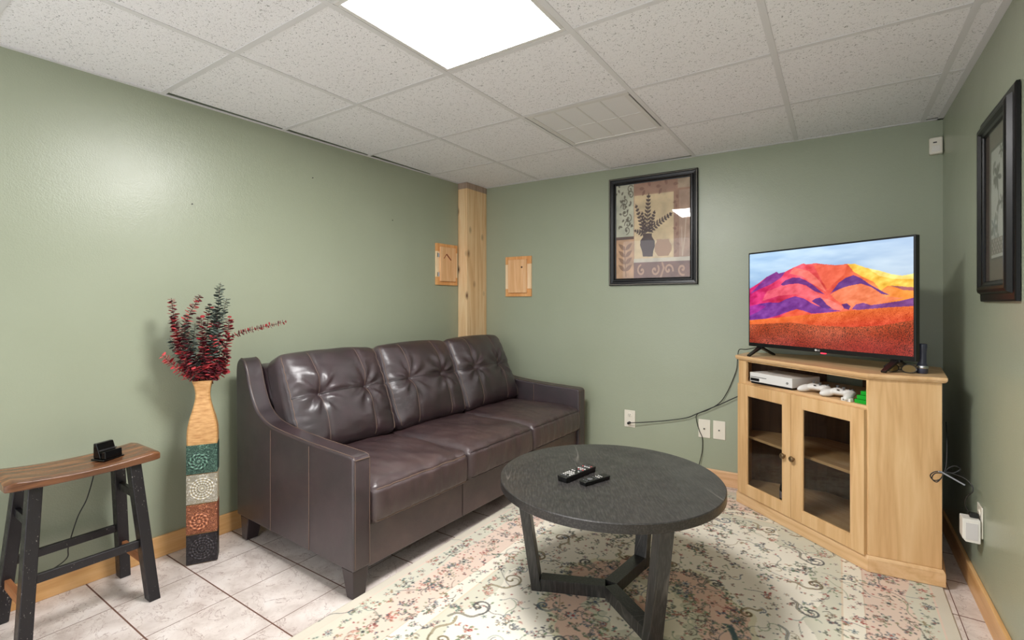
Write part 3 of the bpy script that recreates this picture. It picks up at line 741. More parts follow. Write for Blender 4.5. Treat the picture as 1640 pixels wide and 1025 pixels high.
# ------------------------------------------------------------------ remotes on the table
def remote(name, label, a, b, w, th, dense, mat=M_BLACK, rounded_end=False):
    a = Vector((*a, 0)); b = Vector((*b, 0)); L = (b - a).length; t = (b - a).normalized()
    r = thing(name, label, 'remote control', (a.x, a.y, TH), math.atan2(t.y, t.x))
    mb = MB(); pts = []
    for (cx_, cy_, a0) in ((L - .008, w / 2 - .008, 0), (.008, w / 2 - .008, 90), (.008, -w / 2 + .008, 180), (L - .008, -w / 2 + .008, 270)):
        for q in range(5):
            an = math.radians(a0 + q * 22.5); pts.append((cx_ + .008 * math.cos(an), cy_ + .008 * math.sin(an)))
    mb.hexa([(x * .98 + .002, y * .86, 0.0) for x, y in pts], [(x, y, th) for x, y in pts])
    mb.build('body', mat, r, bevel=0.002)
    R = random.Random(3)
    if dense:
        rows = [(0.02, M_BUT_G), (0.034, M_BUT_W), (0.048, M_BUT_W), (0.06, M_BUT_W), (0.072, M_BUT_W), (0.092, M_BUT_W), (0.106, M_BUT_G), (0.12, M_BUT_W), (0.134, M_BUT_W), (0.148, M_BUT_G), (0.164, M_BUT_W), (0.18, M_BUT_G)]
        for x, m in rows:
            for y in (-.016, -0.0055, 0.0055, .016):
                if R.random() < .9:
                    mm = m if R.random() < .95 else M_BUT_R
                    MB().box(x - .0035, y - .0035, th, x + .0035, y + .0035, th + .002).build('button', mm, r, bevel=.0008)
    else:
        MB().lathe([(.011, th), (.011, th + .0015), (.006, th + .0016), (.006, th + .0008)], 24, Matrix.Translation((0.045, 0, 0))).build('ring_button', M_BUT_G, r)
        for x in (0.02, 0.072, 0.087, 0.102):
            for y in (-.009, 0, .009): MB().lathe([(.003, th), (.003, th + .0015), (.001, th + .002)], 12, Matrix.Translation((x, y, 0))).build('button', M_BUT_G if x < .08 else M_BUT_W, r)
    return r
M_BUT_W = plain('pale_button', (190, 188, 184), 0.5); M_BUT_G = plain('grey_button', (88, 88, 90), 0.5); M_BUT_R = plain('red_button', (176, 92, 92), 0.5)
remote('remote_control', 'larger black remote control covered in pale buttons, left of the two on the round table', (1.755, -1.725), (1.795, -1.523), 0.052, 0.022, True)
remote('remote_control', 'smaller plain black remote control with few buttons, right of the two on the table', (1.838, -1.712), (1.889, -1.576), 0.040, 0.015, False)

# ------------------------------------------------------------------ stool with phone dock
stool = thing('saddle_stool', 'saddle-seat stool with walnut-stained seat and chipped black legs by the left wall', 'stool', (0.155, -2.80, 0))
def stool_seat():
    nx, ny = 14, 40; V = []; F = []; yl = 0.235; xw = 0.132
    for top in (1, 0):
        for j in range(ny):
            for i in range(nx):
                u = -1 + 2 * i / (nx - 1); v = -1 + 2 * j / (ny - 1)
                x = u * xw; y = v * yl
                if abs(v) > .93: x *= 1 - (abs(v) - .93) * 0.9
                dip = 0.018 * (1 - v * v) ** 1.0
                z = 0.604 - dip if top else 0.566 - 0.008 * (1 - v * v)
                if top: z -= 0.004 * max(0, abs(u) - .85) / .15 + 0.010 * max(0, abs(v) - .9) / .1
                V.append((x, y, z))
    n = nx * ny; f0 = grid_faces(nx, ny).tolist(); F += f0; F += [[a + n for a in f[::-1]] for f in f0]
    per = [i for i in range(nx)] + [j * nx + nx - 1 for j in range(1, ny)] + [(ny - 1) * nx + i for i in range(nx - 2, -1, -1)] + [j * nx for j in range(ny - 2, 0, -1)]
    for k in range(len(per)): a, b = per[k], per[(k + 1) % len(per)]; F.append([a, a + n, b + n, b])
    mb = MB().add(V, F); return mb.build('seat', M_STOOLSEAT, stool, bevel=0.004)
stool_seat()
legs = {}
for sx in (-1, 1):
    for sy in (-1, 1):
        top = Vector((sx * 0.085, sy * 0.150, 0.572)); bot = Vector((sx * 0.155, sy * 0.195, 0.0))
        if sy > 0: top.z = bot.z + .572
        mb = MB(); w, d = 0.026, 0.020
        def ring(c): return [c + Vector((i * w, j * d, 0)) for i, j in ((-1, -1), (1, -1), (1, 1), (-1, 1))]
        mb.hexa(ring(bot), ring(top)).build('leg', M_BLACKPAINT, stool, bevel=0.003); legs[sx, sy] = (bot, top)
def at(sx, sy, z): b, t = legs[sx, sy]; return b + (t - b) * (z / .572)
for sx in (-1, 1): MB().beam(at(sx, -1, .235 if sx > 0 else .232) + Vector((0, .02, 0)), at(sx, 1, .235) - Vector((0, .02, 0)), 0.018, 0.032).build('stretcher', M_BLACKPAINT, stool, bevel=0.002)
M_RAWSTR = wood('worn_bare_stretcher', (120, 74, 44), (150, 98, 62), (170, 116, 78), 'x', 0.5)
for sy in (-1, 1):
    MB().beam(at(-1, sy, .43) + Vector((.026, 0, 0)), at(1, sy, .43) - Vector((.026, 0, 0)), 0.018, 0.032).build('stretcher', M_BLACKPAINT, stool, bevel=0.002)
    o = MB().beam(at(-1, sy, .155) + Vector((.026, 0, 0)), at(1, sy, .155) - Vector((.026, 0, 0)), 0.018, 0.036).build('stretcher', M_RAWSTR, stool, bevel=0.002); o['label'] = 'worn low stretcher with bare brown wood'
# dock
dz = 0.604 - 0.018 * (1 - 0.22 ** 2)
dock = thing('phone_dock', 'small gloss black charging dock standing on the wooden stool seat', 'charging dock', (0.188, -2.718, 0.5888), math.radians(20))
MB().box(-.034, -.042, 0, .034, .042, .008).build('base_plate', M_BLACKGLOSS, dock, bevel=.003)
MB().hexa([(-.032, -.034, .008), (.008, -.034, .008), (.008, .034, .008), (-.032, .034, .008)], [(-.032, -.034, .068), (-.016, -.034, .068), (-.016, .034, .068), (-.032, .034, .068)]).build('back_rest', M_BLACKGLOSS, dock, bevel=.003)
MB().hexa([(.0085, -.034, .008), (.033, -.034, .008), (.033, .034, .008), (.0085, .034, .008)], [(.013, -.034, .036), (.030, -.034, .040), (.030, .034, .040), (.013, .034, .036)]).build('front_lip', M_BLACKGLOSS, dock, bevel=.003)
MB().beam((.001, -.033, .040), (.001, .033, .040), .006, .004).build('cradle_bar', plain('dark_steel', (110, 110, 112), .3, .5, .8), dock)
pts = smooth_path([(0.16, -2.725, 0.594), (0.08, -2.71, 0.594), (0.015, -2.705, 0.598), (0.006, -2.702, 0.56), (-0.01, -2.708, 0.481), (-0.02, -2.729, 0.381), (-0.02, -2.76, 0.312), (-0.02, -2.789, 0.202), (-0.018, -2.796, 0.153), (-0.03, -2.85, 0.12), (-0.035, -2.93, 0.105)], 8)
Mi = (Matrix.Translation((0.188, -2.718, 0.5888)) @ Matrix.Rotation(math.radians(20), 4, 'Z')).inverted()
MB().tube([Mi @ Vector(p) for p in pts], 0.0022, 6).build('cord', M_CABLE, dock)

# ------------------------------------------------------------------ floor vase
e2 = Vector((0.505, 0.863, 0)); VZ = math.atan2(e2.y, e2.x)
VC = (0.147, -2.339)
vase = thing('floor_vase', 'tall square floor vase with green, cream, copper and black embossed tiles and wooden neck', 'vase', (VC[0], VC[1], 0), VZ)
# local x = along the wide face, local -y = towards the room
def hwid(z):
    zs = [0, .55, .60, .64, .68, .72, .76, .79, .82, .857]; ws = [.062, .062, .0625, .060, .052, .041, .032, .029, .032, .043]
    return float(np.interp(z, zs, ws))
mb = MB(); zs = sorted(set([0.0, .02, .28, .55] + list(np.linspace(.55, .857, 22)))); vs = []; fs = []
for z in zs:
    w = hwid(z); d = w * .62; c = .006
    vs += [(-w + c, -d, z), (w - c, -d, z), (w, -d + c, z), (w, d - c, z), (w - c, d, z), (-w + c, d, z), (-w, d - c, z), (-w, -d + c, z)]
for i in range(len(zs) - 1):
    for k in range(8): fs.append((i * 8 + k, i * 8 + (k + 1) % 8, (i + 1) * 8 + (k + 1) % 8, (i + 1) * 8 + k))
fs.append(tuple(range(8)))
top0 = (len(zs) - 1) * 8
# rim and inner wall
w = hwid(.857); inner = [(x * .86, y * .86, .857) for x, y, z in vs[top0:top0 + 8]]; deep = [(x * .6, y * .6, .78) for x, y, z in vs[top0:top0 + 8]]
b0 = len(vs); vs += inner + deep
for k in range(8): fs.append((top0 + k, top0 + (k + 1) % 8, b0 + (k + 1) % 8, b0 + k)); fs.append((b0 + k, b0 + (k + 1) % 8, b0 + 8 + (k + 1) % 8, b0 + 8 + k))
fs.append(tuple(b0 + 8 + k for k in range(8)))
def m_vasebody():
    k = NT('gilded_wood_vase_body', 0.4); v = k.coord(); x, y, z = k.sep(v)
    n = k.noise(k.coord((1, 1, 4)), 30, 4)
    c = k.ramp(n, [(.3, rgb(176, 126, 74)), (.7, rgb(214, 168, 112))])
    front = k.math('GREATER_THAN', k.math('ABSOLUTE', k.sep(k.new('ShaderNodeNewGeometry').outputs['Normal'])[2]), 2.0)
    k.col(c); k.bump(n, .15, .002); return k.m
mb.add(vs, fs).build('body', m_vasebody(), vase, angle=40)
def m_emboss(name, c1, c2, style):
    k = NT(name, 0.35, 0.5); v = k.coord(); x, y, z = k.sep(v)
    cx_ = {0: 0, 1: 0, 2: -.012, 3: -.014}[style]
    xx = k.math('SUBTRACT', x, cx_); zz = k.math('SUBTRACT', z, {0: 0.0, 1: 0.0, 2: -.012, 3: -.01}[style])
    r = k.math('SQRT', k.math('ADD', k.math('MULTIPLY', xx, xx), k.math('MULTIPLY', zz, zz))); a = k.math('ARCTAN2', zz, xx)
    ring = k.math('SINE', k.math('MULTIPLY', r, 560.0 if style < 2 else 420.0))
    pet = k.math('MULTIPLY', k.math('SINE', k.math('ADD', k.math('MULTIPLY', a, 16.0 if style < 2 else 11.0), k.math('MULTIPLY', r, 90.0 * style))), 0.9)
    h = k.math('ADD', ring, k.math('MULTIPLY', pet, k.math('GREATER_THAN', r, 0.012)))
    n = k.noise(v, 42, 2, .5, 2.0); n = k.math('SINE', k.math('MULTIPLY', n, 42.0))
    inside = k.math('LESS_THAN', r, 0.052 if style < 2 else 0.042)
    h = k.math('ADD', k.math('MULTIPLY', h, inside), k.math('MULTIPLY', n, k.math('SUBTRACT', 1.2, inside)))
    k.col(k.ramp(k.math('ADD', k.math('MULTIPLY', h, .25), .5), [(.2, rgb(*c2)), (.6, rgb(*c1)), (.95, rgb(*[min(255, c * 1.35 + 12) for c in c1]))]))
    k.bump(h, .9, .003); return k.m
tiles = [((58, 52, 56), (20, 18, 22), 1, 'black embossed tile'), ((190, 118, 84), (128, 68, 46), 2, 'copper embossed tile'), ((220, 210, 186), (188, 176, 148), 0, 'cream embossed tile with round medallion'), ((92, 126, 110), (40, 66, 60), 3, 'green embossed tile')]
for k_, (c1, c2, st, lab) in enumerate(tiles):
    z0 = 0.001 + .14 * k_; ob = MB().box(-.0625, -.0455, z0 + .002, .0625, -.0385, z0 + .138).build('tile', m_emboss('embossed_tile_%d' % k_, c1, c2, st), vase, origin=(0, -.042, z0 + .07), bevel=.0025); ob['label'] = lab
    mb = MB(); mb.box(-.0635, -.037, z0 + .002, -.0615, .037, z0 + .138); mb.box(.0615, -.037, z0 + .002, .0635, .037, z0 + .138); mb.build_each('side_tile', plain('tile_side_%d' % k_, c2, .5), vase); 
# ------------------------------------------------------------------ eucalyptus in the vase
M_LRED = [plain('red_dyed_leaf', (150, 36, 44), .5), plain('bright_red_dyed_leaf', (206, 76, 80), .5), plain('deep_burgundy_leaf', (86, 22, 34), .5)]
M_LGREY = [plain('grey_green_leaf', (112, 124, 116), .55), plain('dark_green_leaf', (58, 68, 62), .55)]
M_TWIG = plain('brown_twig', (84, 62, 54), .7)
def euca(name, label, tip, bow, kinds, seed, size=0.014, start=.30, group=None, dens=1.0):
    """tip: (along wide face, height above floor, depth towards wall) in vase frame"""
    R = random.Random(seed)
    a = Vector((R.uniform(-.018, .018), R.uniform(-.008, .008), .80)); b = Vector((tip[0], tip[2], tip[1]))
    mid = a.lerp(b, .5) + Vector((bow[0], 0, bow[1])); m0 = a + Vector((0, 0, .06))
    base = Vector((a.x * .3, 0, 0.785))
    path = [Vector(p) for p in smooth_path([base, m0, mid, b], 10)]
    M = Matrix.Translation((VC[0], VC[1], 0)) @ Matrix.Rotation(VZ, 4, 'Z')
    path = [M @ p for p in path]; n = len(path); org = path[0].copy()
    rad = [0.0022 * (1 - .75 * i / n) + .0004 for i in range(n)]
    st = MB().tube([p - org for p in path], rad, 6).build(name, M_TWIG); st.location = org
    tag(st, label, 'eucalyptus stem', group)
    lens = [0]
    for i in range(1, n): lens.append(lens[-1] + (path[i] - path[i - 1]).length)
    L = lens[-1]; s = L * start * .5; mbs = [MB(), MB()]; flip = 0
    while s < L - .002:
        if path[min(n - 1, max(j for j in range(n) if lens[j] <= s))].z < .866: s += .004; continue
        i = max(j for j in range(n) if lens[j] <= s); i = min(i, n - 2); t = (s - lens[i]) / (lens[i + 1] - lens[i]); p = path[i].lerp(path[i + 1], t); T = (path[i + 1] - path[i]).normalized()
        ax = T.orthogonal().normalized(); ax = Matrix.Rotation(flip * PI / 2 + R.uniform(-.5, .5), 3, T) @ ax
        f = s / L; r = size * (1.05 - .5 * f) * R.uniform(.75, 1.15)
        for sg in (-1, 1):
            d = (ax * sg + T * R.uniform(.0, .5)).normalized(); nn = (T * 1.0 - d * T.dot(d) + Vector((R.uniform(-.4, .4), R.uniform(-.4, .4), R.uniform(-.3, .3)))).normalized()
            u = d; w_ = nn.cross(u).normalized(); nn = u.cross(w_); c = p + u * (r * 1.05) - org
            vs = [c + nn * (r * .12)] + [c + (u * math.cos(q * PI / 4) + w_ * (math.sin(q * PI / 4) * .9)) * r + nn * (-.08 * r) for q in range(8)]
            vs2 = [v_ - nn * .0006 for v_ in vs]
            fs = [(0, q + 1, (q + 1) % 8 + 1) for q in range(8)] + [(9, (q + 1) % 8 + 10, q + 10) for q in range(8)] + [(q + 1, q + 10, (q + 1) % 8 + 10, (q + 1) % 8 + 1) for q in range(8)]
            mbs[R.random() < .4].add(vs + vs2, fs)
        s += size * R.uniform(.5, .75) / dens; flip += 1
    mbs[0].build('leaves', kinds[0], st, smooth=False); mbs[1].build('leaves', kinds[1], st, smooth=False)
GE = 'dyed eucalyptus stems in the tall vase'
r0, r1, r2 = M_LRED; g0, g1 = M_LGREY
SG = 'short red eucalyptus stems bunched at the mouth of the vase'
ST = [('tall grey-green eucalyptus stem rising highest above the vase', (.072, 1.326, .0), (.01, .0), (g1, g0), None),
      ('long nearly bare eucalyptus stem with red tip reaching right over the sofa arm', (.36, 1.133, -.03), (-.075, .085), (r0, r2), None),
      ('red-tipped eucalyptus stem curving to the upper left of the bunch', (-.125, 1.25, -.01), (-.035, .02), (r2, r0), None),
      ('dark red eucalyptus stem arching up and right at the top of the bunch', (-.012, 1.265, .0), (-.06, .06), (r2, r1), None),
      ('low red eucalyptus stem sticking out furthest to the left', (-.155, .985, -.03), (.0, .01), (r1, r0), None),
      ('pale grey eucalyptus stem leaning out to the left toward the wall', (-.135, 1.06, .01), (.0, .0), (g0, g1), None),
      ('low red eucalyptus stem leaning to the lower right beside the sofa', (.105, 1.00, -.02), (.02, -.01), (r0, r2), None),
      ('red eucalyptus stem pointing up to the right, just below the bare one', (.112, 1.165, -.015), (.03, -.02), (r0, r2), None),
      ('grey eucalyptus stem close right of the tallest one with dark tip', (.098, 1.25, .012), (.0, .0), (g0, g1), None),
      ('red-tufted eucalyptus stem in the middle of the bunch', (.03, 1.225, -.012), (.0, .0), (g1, r0), None),
      ('burgundy eucalyptus stem on the left side of the bunch', (-.115, 1.16, -.02), (-.02, .0), (r2, r1), None),
      ('grey-green eucalyptus stem low in the centre of the bunch', (-.03, 1.13, -.02), (-.02, .0), (g0, g1), None),
      ('short dark green eucalyptus stem filling the middle left of the bunch', (-.07, 1.12, -.03), (-.02, .0), (g1, r2), None),
      ('short red eucalyptus stem filling the middle right of the bunch', (.045, 1.08, -.04), (.01, .0), (r1, g1), None),
      ('dark red eucalyptus stem upright in the heart of the bunch', (-.005, 1.16, -.03), (.0, .0), (r2, r0), None),
      ('small dark green eucalyptus stem beside the tallest one', (.05, 1.19, .02), (.01, .0), (g1, g0), None),
      ('grey-green eucalyptus stem low on the right of the bunch', (.06, 1.13, -.02), (.02, .0), (g0, r2), None)]
for q, (lab, tip, bow, kinds, g) in enumerate(ST):
    euca('eucalyptus_stem', lab, tip, bow, kinds, 40 + q, size=.0195 if q != 1 else .0135, start=.32 if q != 1 else .9, dens=1.5 if q != 1 else .8, group=GE)
for q in range(9):
    a = -1.2 + q * .3
    euca('eucalyptus_stem', 'short bright red eucalyptus stem in the tuft around the vase mouth', (.085 * math.sin(a), .955 + .035 * math.cos(a * 2 + q), (-.04 if q % 2 else -.015)), (.012 * math.sin(a), .0), ((r1, r0), (r2, r1), (r1, r2))[q % 3], 90 + q, size=.018, start=.1, dens=1.2, group=SG)

# ------------------------------------------------------------------ wall pieces
# wooden hatches
def hatch(label, origin, M, w, h, hinges):
    t = thing('wooden_hatch', label, 'wall hatch', origin); t.rotation_euler = M
    # local: x along wall, -y to room, z up
    fw = .034; mb = MB(); mb.box(-w / 2, -.014, 0, w / 2, 0, fw * 1.9); mb.box(-w / 2, -.014, h - fw * 1.9, w / 2, 0, h); mb.build_each('rail', M_HATCH, t, bevel=.0015)
    mb = MB(); mb.box(-w / 2, -.014, fw * 1.9 + .0005, -w / 2 + .06, 0, h - fw * 1.9 - .0005); mb.box(w / 2 - .06, -.014, fw * 1.9 + .0005, w / 2, 0, h - fw * 1.9 - .0005); mb.build_each('stile', wood('pale_pine_stile', (236, 200, 156), (244, 216, 178), (248, 226, 192), 'z'), t, bevel=.0015)
    pn = MB().box(-w * .36, -.030, h * .09, w * .36, -.0145, h * .92).build('door_panel', M_HATCH_L, t, bevel=.003)
    return t, pn
t, pn = hatch('small pine hatch on the back wall, right of the corner post', (0.428, yb(.428) - .0002, 1.283), (0, 0, math.atan(aB)), 0.254, 0.338, False)
kd = MB().lathe([(.0085, -.0305), (.0085, -.0312), (.001, -.0313)], 14, Matrix.Translation((.045, -.0, .245)) @ Matrix.Rotation(PI / 2, 4, 'X') @ Matrix.Translation((0, 0, .0615)))
kd.build('knot', plain('dark_pine_knot', (84, 52, 36), .5), pn)
t, pn = hatch('small hinged pine hatch on the left wall, touching the corner post', (xl(-.4185) + .0002, -.4185, 1.374), (0, 0, PI / 2 + math.atan(aL)), 0.254, 0.336, True)
for z in (.085, .24):
    mb = MB(); mb.tube([(-.100, -.018, z - .018), (-.100, -.018, z + .018)], .003, 8); mb.box(-.118, -.0155, z - .016, -.102, -.0145, z + .016); mb.build('hinge', M_CHROME, t)
mb = MB(); mb.beam((-.055, -.0305, .215), (-.025, -.0305, .252), .006, .001, up=(0, -1, 0)); mb.beam((-.025, -.0305, .252), (.03, -.0305, .205), .010, .001, up=(0, -1, 0)); mb.build('chevron_mark', plain('burnt_brown_mark', (140, 66, 40), .6), pn)

# framed botanical print on the back wall
def art_one():
    nx, ny = 230, 300; u, v = np.meshgrid(np.linspace(0, 1, nx), np.linspace(0, 1, ny)); H1 = homog([(122, 182), (710, 110), (703, 905), (122, 908)])
    tan, cream, mauve, dark = C3(196, 160, 132), C3(222, 200, 162), C3(160, 126, 112), C3(72, 56, 56)
    I = np.empty(u.shape + (3,)); I[:] = C3(186, 150, 128)
    I = blend(I, (u < .25) & (v < .56), C3(196, 196, 176)); I = blend(I, (u < .25) & (v >= .56), C3(200, 160, 126)); I = blend(I, (u < .25) & (v > .555) & (v < .585), C3(96, 70, 60))
    I = blend(I, (u > .25) & (v > .80), C3(132, 100, 92)); I = blend(I, (u > .25) & (v > .795) & (v < .835), C3(214, 206, 190))
    I = blend(I, (u > .26) & (u < .79) & (v > .13) & (v < .795), cream); I = blend(I, (u > .79) & (u < .86) & (v > .1) & (v < .795), C3(168, 132, 112)); I = blend(I, (u >= .86) & (v > .12) & (v < .795), C3(186, 156, 136)); I = blend(I, (u > .25) & (v < .12), C3(176, 138, 118)); I = blend(I, (u > .84) & (v < .1), C3(186, 164, 140))
    nzz = vnoise(u * 9, v * 12, 4); I *= (0.86 + .26 * nzz)[..., None]
    X, Y = u, v
    R = random.Random(2)
    for k in range(8):
        cx_ = R.uniform(.04, .21); cy_ = .05 + k * .062; stroke(I, X, Y, spiral(cx_, cy_, .045, R.random() * 6, 1.2, R.choice((-1, 1))), .005, C3(104, 98, 84), .85)
        for q in range(3): blob(I, X, Y, R.uniform(.01, .22), cy_ + R.uniform(-.03, .03), leaf_fn(R.random() * 6, .045, .012), .06, C3(96, 88, 76), .85)
    for k in range(7): blob(I, X, Y, .33 + k * .075, .06 + .02 * math.sin(k * 2), leaf_fn(k * 2.1, .07, .018), .08, C3(140, 102, 88), .8)
    for k in range(9): blob(I, X, Y, .825, .16 + k * .07, leaf_fn(1.2 + k * 1.7, .05, .014), .06, C3(138, 100, 86), .7)
    # fern sprays
    def fern(x0, y0, x1, y1, n, ln):
        d = math.atan2(y1 - y0, x1 - x0); stroke(I, X, Y, [(x0, y0), (x1, y1)], .004, dark, .9)
        for k in range(n):
            t = k / (n - 1); x, y = x0 + (x1 - x0) * t, y0 + (y1 - y0) * t; l = ln * (1 - .6 * t)
            for sg in (-1, 1): blob(I, X, Y, x, y, leaf_fn(d + sg * .9, l, .0115), .1, dark, .9)
        blob(I, X, Y, x1, y1, leaf_fn(d, ln * .6, .007), .1, dark, .9)
    fern(.43, .52, .455, .16, 10, .085); fern(.40, .52, .29, .25, 8, .065); fern(.46, .50, .74, .36, 9, .068); fern(.38, .53, .28, .50, 4, .05); fern(.41, .53, .37, .33, 7, .06); fern(.46, .52, .53, .33, 7, .06)
    P = H1([(330, 560), (400, 556), (400, 580), (424, 620), (424, 660), (410, 700), (408, 738), (330, 740), (325, 700), (308, 650), (312, 610), (332, 585)]); I = blend(I, inpoly(X, Y, P), C3(74, 54, 54))
    P = H1([(436, 606), (536, 604), (538, 622), (556, 650), (556, 690), (530, 736), (450, 738), (424, 700), (424, 650), (440, 622)]); I = blend(I, inpoly(X, Y, P), C3(182, 146, 118))
    for k in range(4): cx_, cy_ = .36 + k * .18, .92; stroke(I, X, Y, spiral(cx_, cy_, .06, 4.5 + k, 1.1, 1 if k % 2 else -1), .010, C3(192, 156, 132), .9)
    stroke(I, X, Y, [(.62, .99), (.66, .90), (.64, .85)], .012, C3(192, 156, 132), .9)
    stroke(I, X, Y, [(.14, .98), (.13, .85), (.12, .66)], .005, C3(132, 98, 76), .9)
    for k in range(4):
        for sg in (-1, 1): blob(I, X, Y, .13, .92 - k * .075, leaf_fn(-PI / 2 + sg * .95, .12, .022), .14, C3(140, 104, 82), .9)
    stroke(I, X, Y, [(.90, .78), (.93, .6), (.95, .35)], .008, C3(214, 196, 176), .6); stroke(I, X, Y, [(.90, .78), (.89, .5)], .006, C3(214, 196, 176), .6)
    return u, v, I
def flat_art(name, w, h, u, v, I, mat, parent, y):
    V = np.stack([(u - .5) * w, np.full(u.shape, y), (1 - v) * h], -1).reshape(-1, 3)
    F = grid_faces(u.shape[1], u.shape[0])[:, ::-1]
    return np_mesh(name, V, F, mat, parent, smooth=False, colors=s2l(np.clip(I, 0, 255)).reshape(-1, 3))
def ring_frame(w, h, prof):
    """prof: list of (inset from outer edge, depth to room) swept round the rectangle; local x, z; depth is -y"""
    mb = MB(); vs = []; fs = []; n = len(prof)
    for (ins, dp) in prof:
        for x, z in ((-w / 2 + ins, ins), (w / 2 - ins, ins), (w / 2 - ins, h - ins), (-w / 2 + ins, h - ins)): vs.append((x, -dp, z))
    for i in range(n - 1):
        for k in range(4): fs.append((i * 4 + k, i * 4 + (k + 1) % 4, (i + 1) * 4 + (k + 1) % 4, (i + 1) * 4 + k))
    return mb.add(vs, fs)
M_ART = m_paint('printed_art_under_glass', .55, .3)
PW, PH = 0.640, 0.800
t = thing('framed_picture', 'framed print of two vases and fern sprays, black beaded frame on the back wall', 'picture', (1.556, yb(1.556) - .0005, 1.357), math.atan(aB))
fr = ring_frame(PW, PH, [(0, 0), (0, .02), (.004, .024), (.012, .024), (.014, .018), (.03, .016), (.034, .028), (.042, .028), (.047, .014), (.053, .012), (.053, .004)]).build('frame', M_FRAMEBLK, t, smooth=False)
mb = MB(); 
for (xa, za, xb, zb) in ((-PW / 2 + .008, .008, PW / 2 - .008, .008), (-PW / 2 + .008, PH - .008, PW / 2 - .008, PH - .008), (-PW / 2 + .008, .008, -PW / 2 + .008, PH - .008), (PW / 2 - .008, .008, PW / 2 - .008, PH - .008)):
    L = math.hypot(xb - xa, zb - za); n = int(L / .0085)
    for k in range(n + 1):
        c = Vector((xa + (xb - xa) * k / n, -.0242, za + (zb - za) * k / n)); r = .0030
        mb.add([c + Vector(q) * r for q in ((1, 0, 0), (-1, 0, 0), (0, 0, 1), (0, 0, -1), (0, -1, 0))], [(0, 2, 4), (2, 1, 4), (1, 3, 4), (3, 0, 4)])
mb.build('beading', M_BEAD, t, smooth=True, angle=None)
u, v, I = art_one(); o = flat_art('print', PW - .104, PH - .104, u, v, I, M_ART, t, -.006); o.location.z = .052
MB().box(-PW / 2 + .05, -.0095, .05, PW / 2 - .05, -.008, PH - .05).build('glass', m_glass('picture_glass', (.97, .97, .97, 1)), t, smooth=False)

# framed flower print on the right wall
def art_two():
    nx, ny = 90, 200; u, v = np.meshgrid(np.linspace(0, 1, nx), np.linspace(0, 1, ny)); I = np.empty(u.shape + (3,)); I[:] = C3(118, 106, 96)
    I = blend(I, (u > .2) & (u < .8) & (v > .12) & (v < .86), C3(90, 86, 80)); I = blend(I, (u > .24) & (u < .76) & (v > .14) & (v < .845), C3(206, 208, 198))
    X, Y = u, v * 1.9; R = random.Random(8)
    for cx_, cy_, r, c in ((.50, .62, .17, C3(84, 84, 80)), (.36, 1.22, .14, C3(124, 134, 134)), (.5, 1.42, .11, C3(124, 134, 134)), (.66, .34, .10, C3(90, 88, 84)), (.68, .95, .10, C3(96, 94, 90))):
        blob(I, X, Y, cx_, cy_, flower_fn(r, 5, 1.0 + cx_, .4), r * 1.1, c, .9)
    stroke(I, X, Y, [(.5, .62), (.56, .9), (.5, 1.2), (.52, 1.42)], .012, C3(96, 96, 90), .9)
    for k in range(12): blob(I, X, Y, R.uniform(.3, .66), R.uniform(.4, 1.4), leaf_fn(R.random() * 6, .13, .035), .15, R.choice([C3(98, 98, 92), C3(120, 124, 118)]), .85)
    m = (u > .24) & (u < .76) & (v > .72) & (v < .825); I = blend(I, m, C3(128, 120, 110)); I = blend(I, m & ((np.sin(u * 60) * np.sin(v * 130)) > .25), C3(186, 182, 170))
    I = blend(I, (v > .99) | (v < .01), C3(80, 76, 72)); return u, v, I
P2W, P2H = 0.476, 0.705
yc = -1.038
t = thing('framed_picture', 'tall framed flower print in a thick stepped black frame on the right wall', 'picture', (xr(yc) - .0005, yc, 1.232), -PI / 2 - math.atan(aR))
ring_frame(P2W, P2H, [(0, 0), (0, .010), (.006, .013), (.026, .013), (.034, .026), (.044, .030), (.054, .030), (.062, .020), (.072, .018), (.075, .014), (.075, .006)]).build('frame', M_FRAMEBLK, t, smooth=False)
u, v, I = art_two(); o = flat_art('print', P2W - .148, P2H - .148, u, v, I, M_ART, t, -.008); o.location.z = .074
MB().box(-P2W / 2 + .073, -.0125, .073, P2W / 2 - .073, -.011, P2H - .073).build('glass', m_glass('picture_glass_right', (.97, .97, .97, 1)), t, smooth=False)

# outlets and wall plates
def plate(name, label, cat, loc, rz, w, h, kind):
    t = thing(name, label, cat, loc, rz); MB().box(-w / 2, -.006, 0, w / 2, 0, h).build('cover_plate', M_IVORY, t, bevel=.0025)
    if kind == 'duplex':
        for z in (h * .27, h * .73):
            rc = MB().lathe([(.0165, .0), (.0165, .002), (.015, .003)], 20, Matrix.Translation((0, -.006, z)) @ Matrix.Rotation(PI / 2, 4, 'X')).build('receptacle', M_IVORY, t)
            mb = MB()
            for q in (-.006, .006): mb.box(q - .001, -.0095, z - .001, q + .001, -.0088, z + .007)
            mb.box(-.002, -.0095, z - .009, .002, -.0088, z - .005); mb.build_each('slot', M_BLACK, rc)
    else:
        j = MB().box(-.008, -.010, h / 2 - .008, .008, -.006, h / 2 + .008).build('jack', M_IVORY, t, bevel=.001)
        MB().box(-.0045, -.0108, h / 2 - .005, .0045, -.0099, h / 2 + .004).build('socket', M_BLACK, j)
    return t
AZ = math.atan(aB)
plate('wall_outlet', 'cream duplex wall outlet with a black plug in it, left one on the back wall', 'outlet', (1.392, yb(1.392) - .0003, .308), AZ, .082, .125, 'duplex')
plate('phone_jack_plate', 'cream jack wall plate on the back wall, left of the pair beside the cabinet', 'wall plate', (1.915, yb(1.915) - .0003, .306), AZ, .077, .124, 'jack')
plate('phone_jack_plate', 'cream jack wall plate on the back wall, right of the pair, next to the cabinet', 'wall plate', (2.010, yb(2.01) - .0003, .307), AZ, .077, .124, 'jack')
